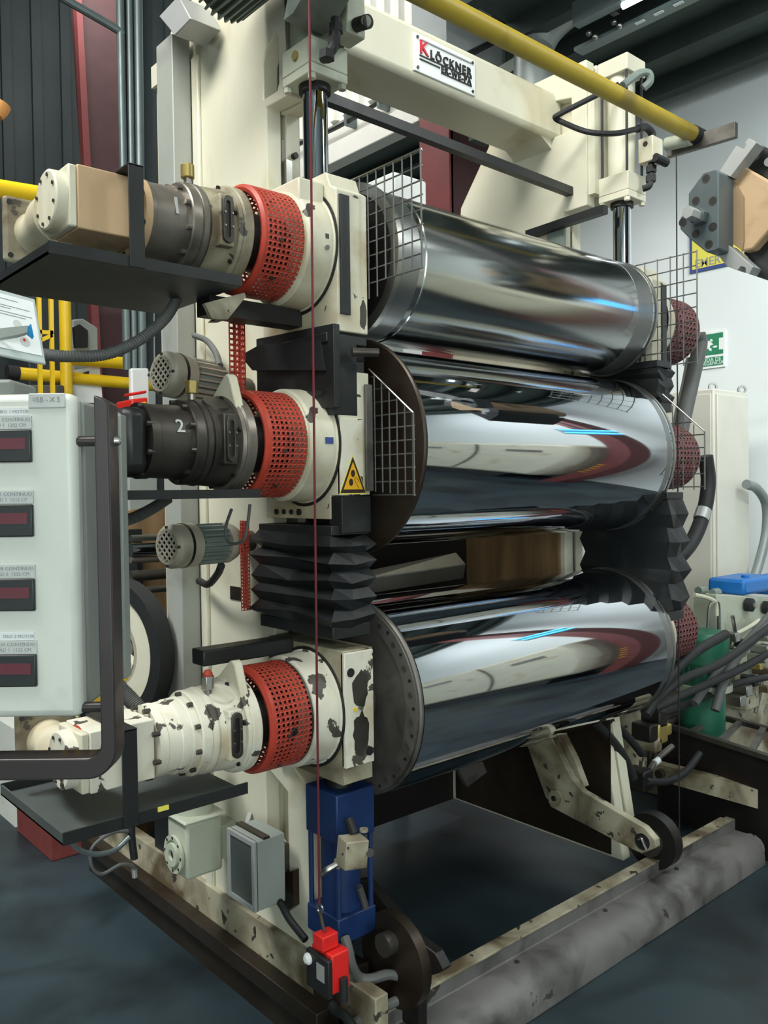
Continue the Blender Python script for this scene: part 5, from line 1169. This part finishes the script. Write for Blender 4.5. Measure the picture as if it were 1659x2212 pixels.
slabbox('work_bench', ((276, 985), (340, 985), (340, 1300), (276, 1300)), 4.05, .5, 'box_grey', 'pale bench carrying the red crate, behind the middle drive', 'bench')
slabbox('red_strip', ((284, 848), (318, 843), (318, 849), (284, 854)), 4.25, .1, 'safety_red', 'thin red lid just above the red crate', 'lid')
slabbox('crate_post', ((296, 851), (306, 850), (306, 1000), (296, 1000)), 4.41, .03, 'steel_dark', 'dark post behind the red crate carrying the thin red lid', 'post')
slabbox('yellow_jug', ((306, 872), (314, 866), (321, 871), (322, 985), (307, 985)), 4.1, .06, 'yellow', 'yellow can in front of the red crate', 'can', False)
yk = thing('yellow_rack', 'thin yellow rack frame seen beside the instruction sheet', 'rack', tuple(at(100, 900, Y=4.5)))
for pp in ((83, 600, 86, 850), (109, 600, 114, 850)): q = at(pp[2], 1000, Y=4.5); obj('post', G().bar(at(pp[0], pp[1], Y=4.5), (q.x, q.y, 0), .02, .02), 'yellow', yk)
obj('cross_bar', G().bar(at(80, 717, Y=4.5), at(114, 719, Y=4.5), .02, .02), 'yellow', yk); obj('cross_bar', G().bar(at(86, 736, Y=4.5), at(112, 724, Y=4.5), .02, .02), 'yellow', yk)
slabbox('dark_machine', ((60, 640), (150, 640), (150, 1100), (60, 1100)), 5.2, .4, 'dark_sheet', 'dark machine housing behind the yellow rack', 'machine')
slabbox('grey_shelf', ((-20, 830), (140, 832), (140, 1100), (-20, 1100)), 4.72, .3, 'steel_plate', 'grey bench top behind the lower yellow rail', 'bench')
# low left: red post box, white cabinet, cables
rp = thing('red_pillar', 'brick-red painted steel pillar base under the lowest tray', 'pillar', tuple(at(80, 1860, Z=0)))
f0 = at(112, 1862, Z=0)
obj('pillar_body', rbox(f0.x, f0.x+.15, f0.y, at(36, 1796, Z=0).y, 0, .26), 'brick_red', rp, .004)
bw = at(36, 1790, Z=0)
obj('white_bin', rbox(bw.x, bw.x+.3, bw.y+.02, bw.y+1.2, 0, .45), 'box_white', label='white cabinet corner at the left edge behind the brick-red pillar', cat='cabinet')
hose('cable', [at(265, 1640, Y=2.1), at(285, 1740, Y=2.1), at(284, 1800, Y=2.1), at(290, 1855, Y=2.1)], .010, 'black_rubber', 'dark cable hanging down behind the lowest tray bracket')
hose('cable', [at(280, 1795, Y=2.1), at(240, 1800, Y=2.1), at(200, 1830, Y=2.1), at(198, 1870, Y=2.1), at(220, 1888, Y=2.1), at(260, 1868, Y=2.1), at(285, 1870, Y=2.1), at(291, 1880, Y=2.1)], .0045, 'hose_grey', 'thin grey cable loop hanging below the lowest tray')
hose('cable', [at(280, 1808, Y=2.08), at(250, 1835, Y=2.08), at(210, 1845, Y=2.08), at(170, 1835, Y=2.08), at(140, 1800, Y=2.08)], .0065, 'conduit', 'grey cable sagging left from the lowest tray bracket')
obj('cable_plug', G().cyl(at(290, 1878, Y=2.1), at(291, 1895, Y=2.1), .007, n=10), 'light_grey', label='small pale plug at the end of the thin cable loop', cat='plug')
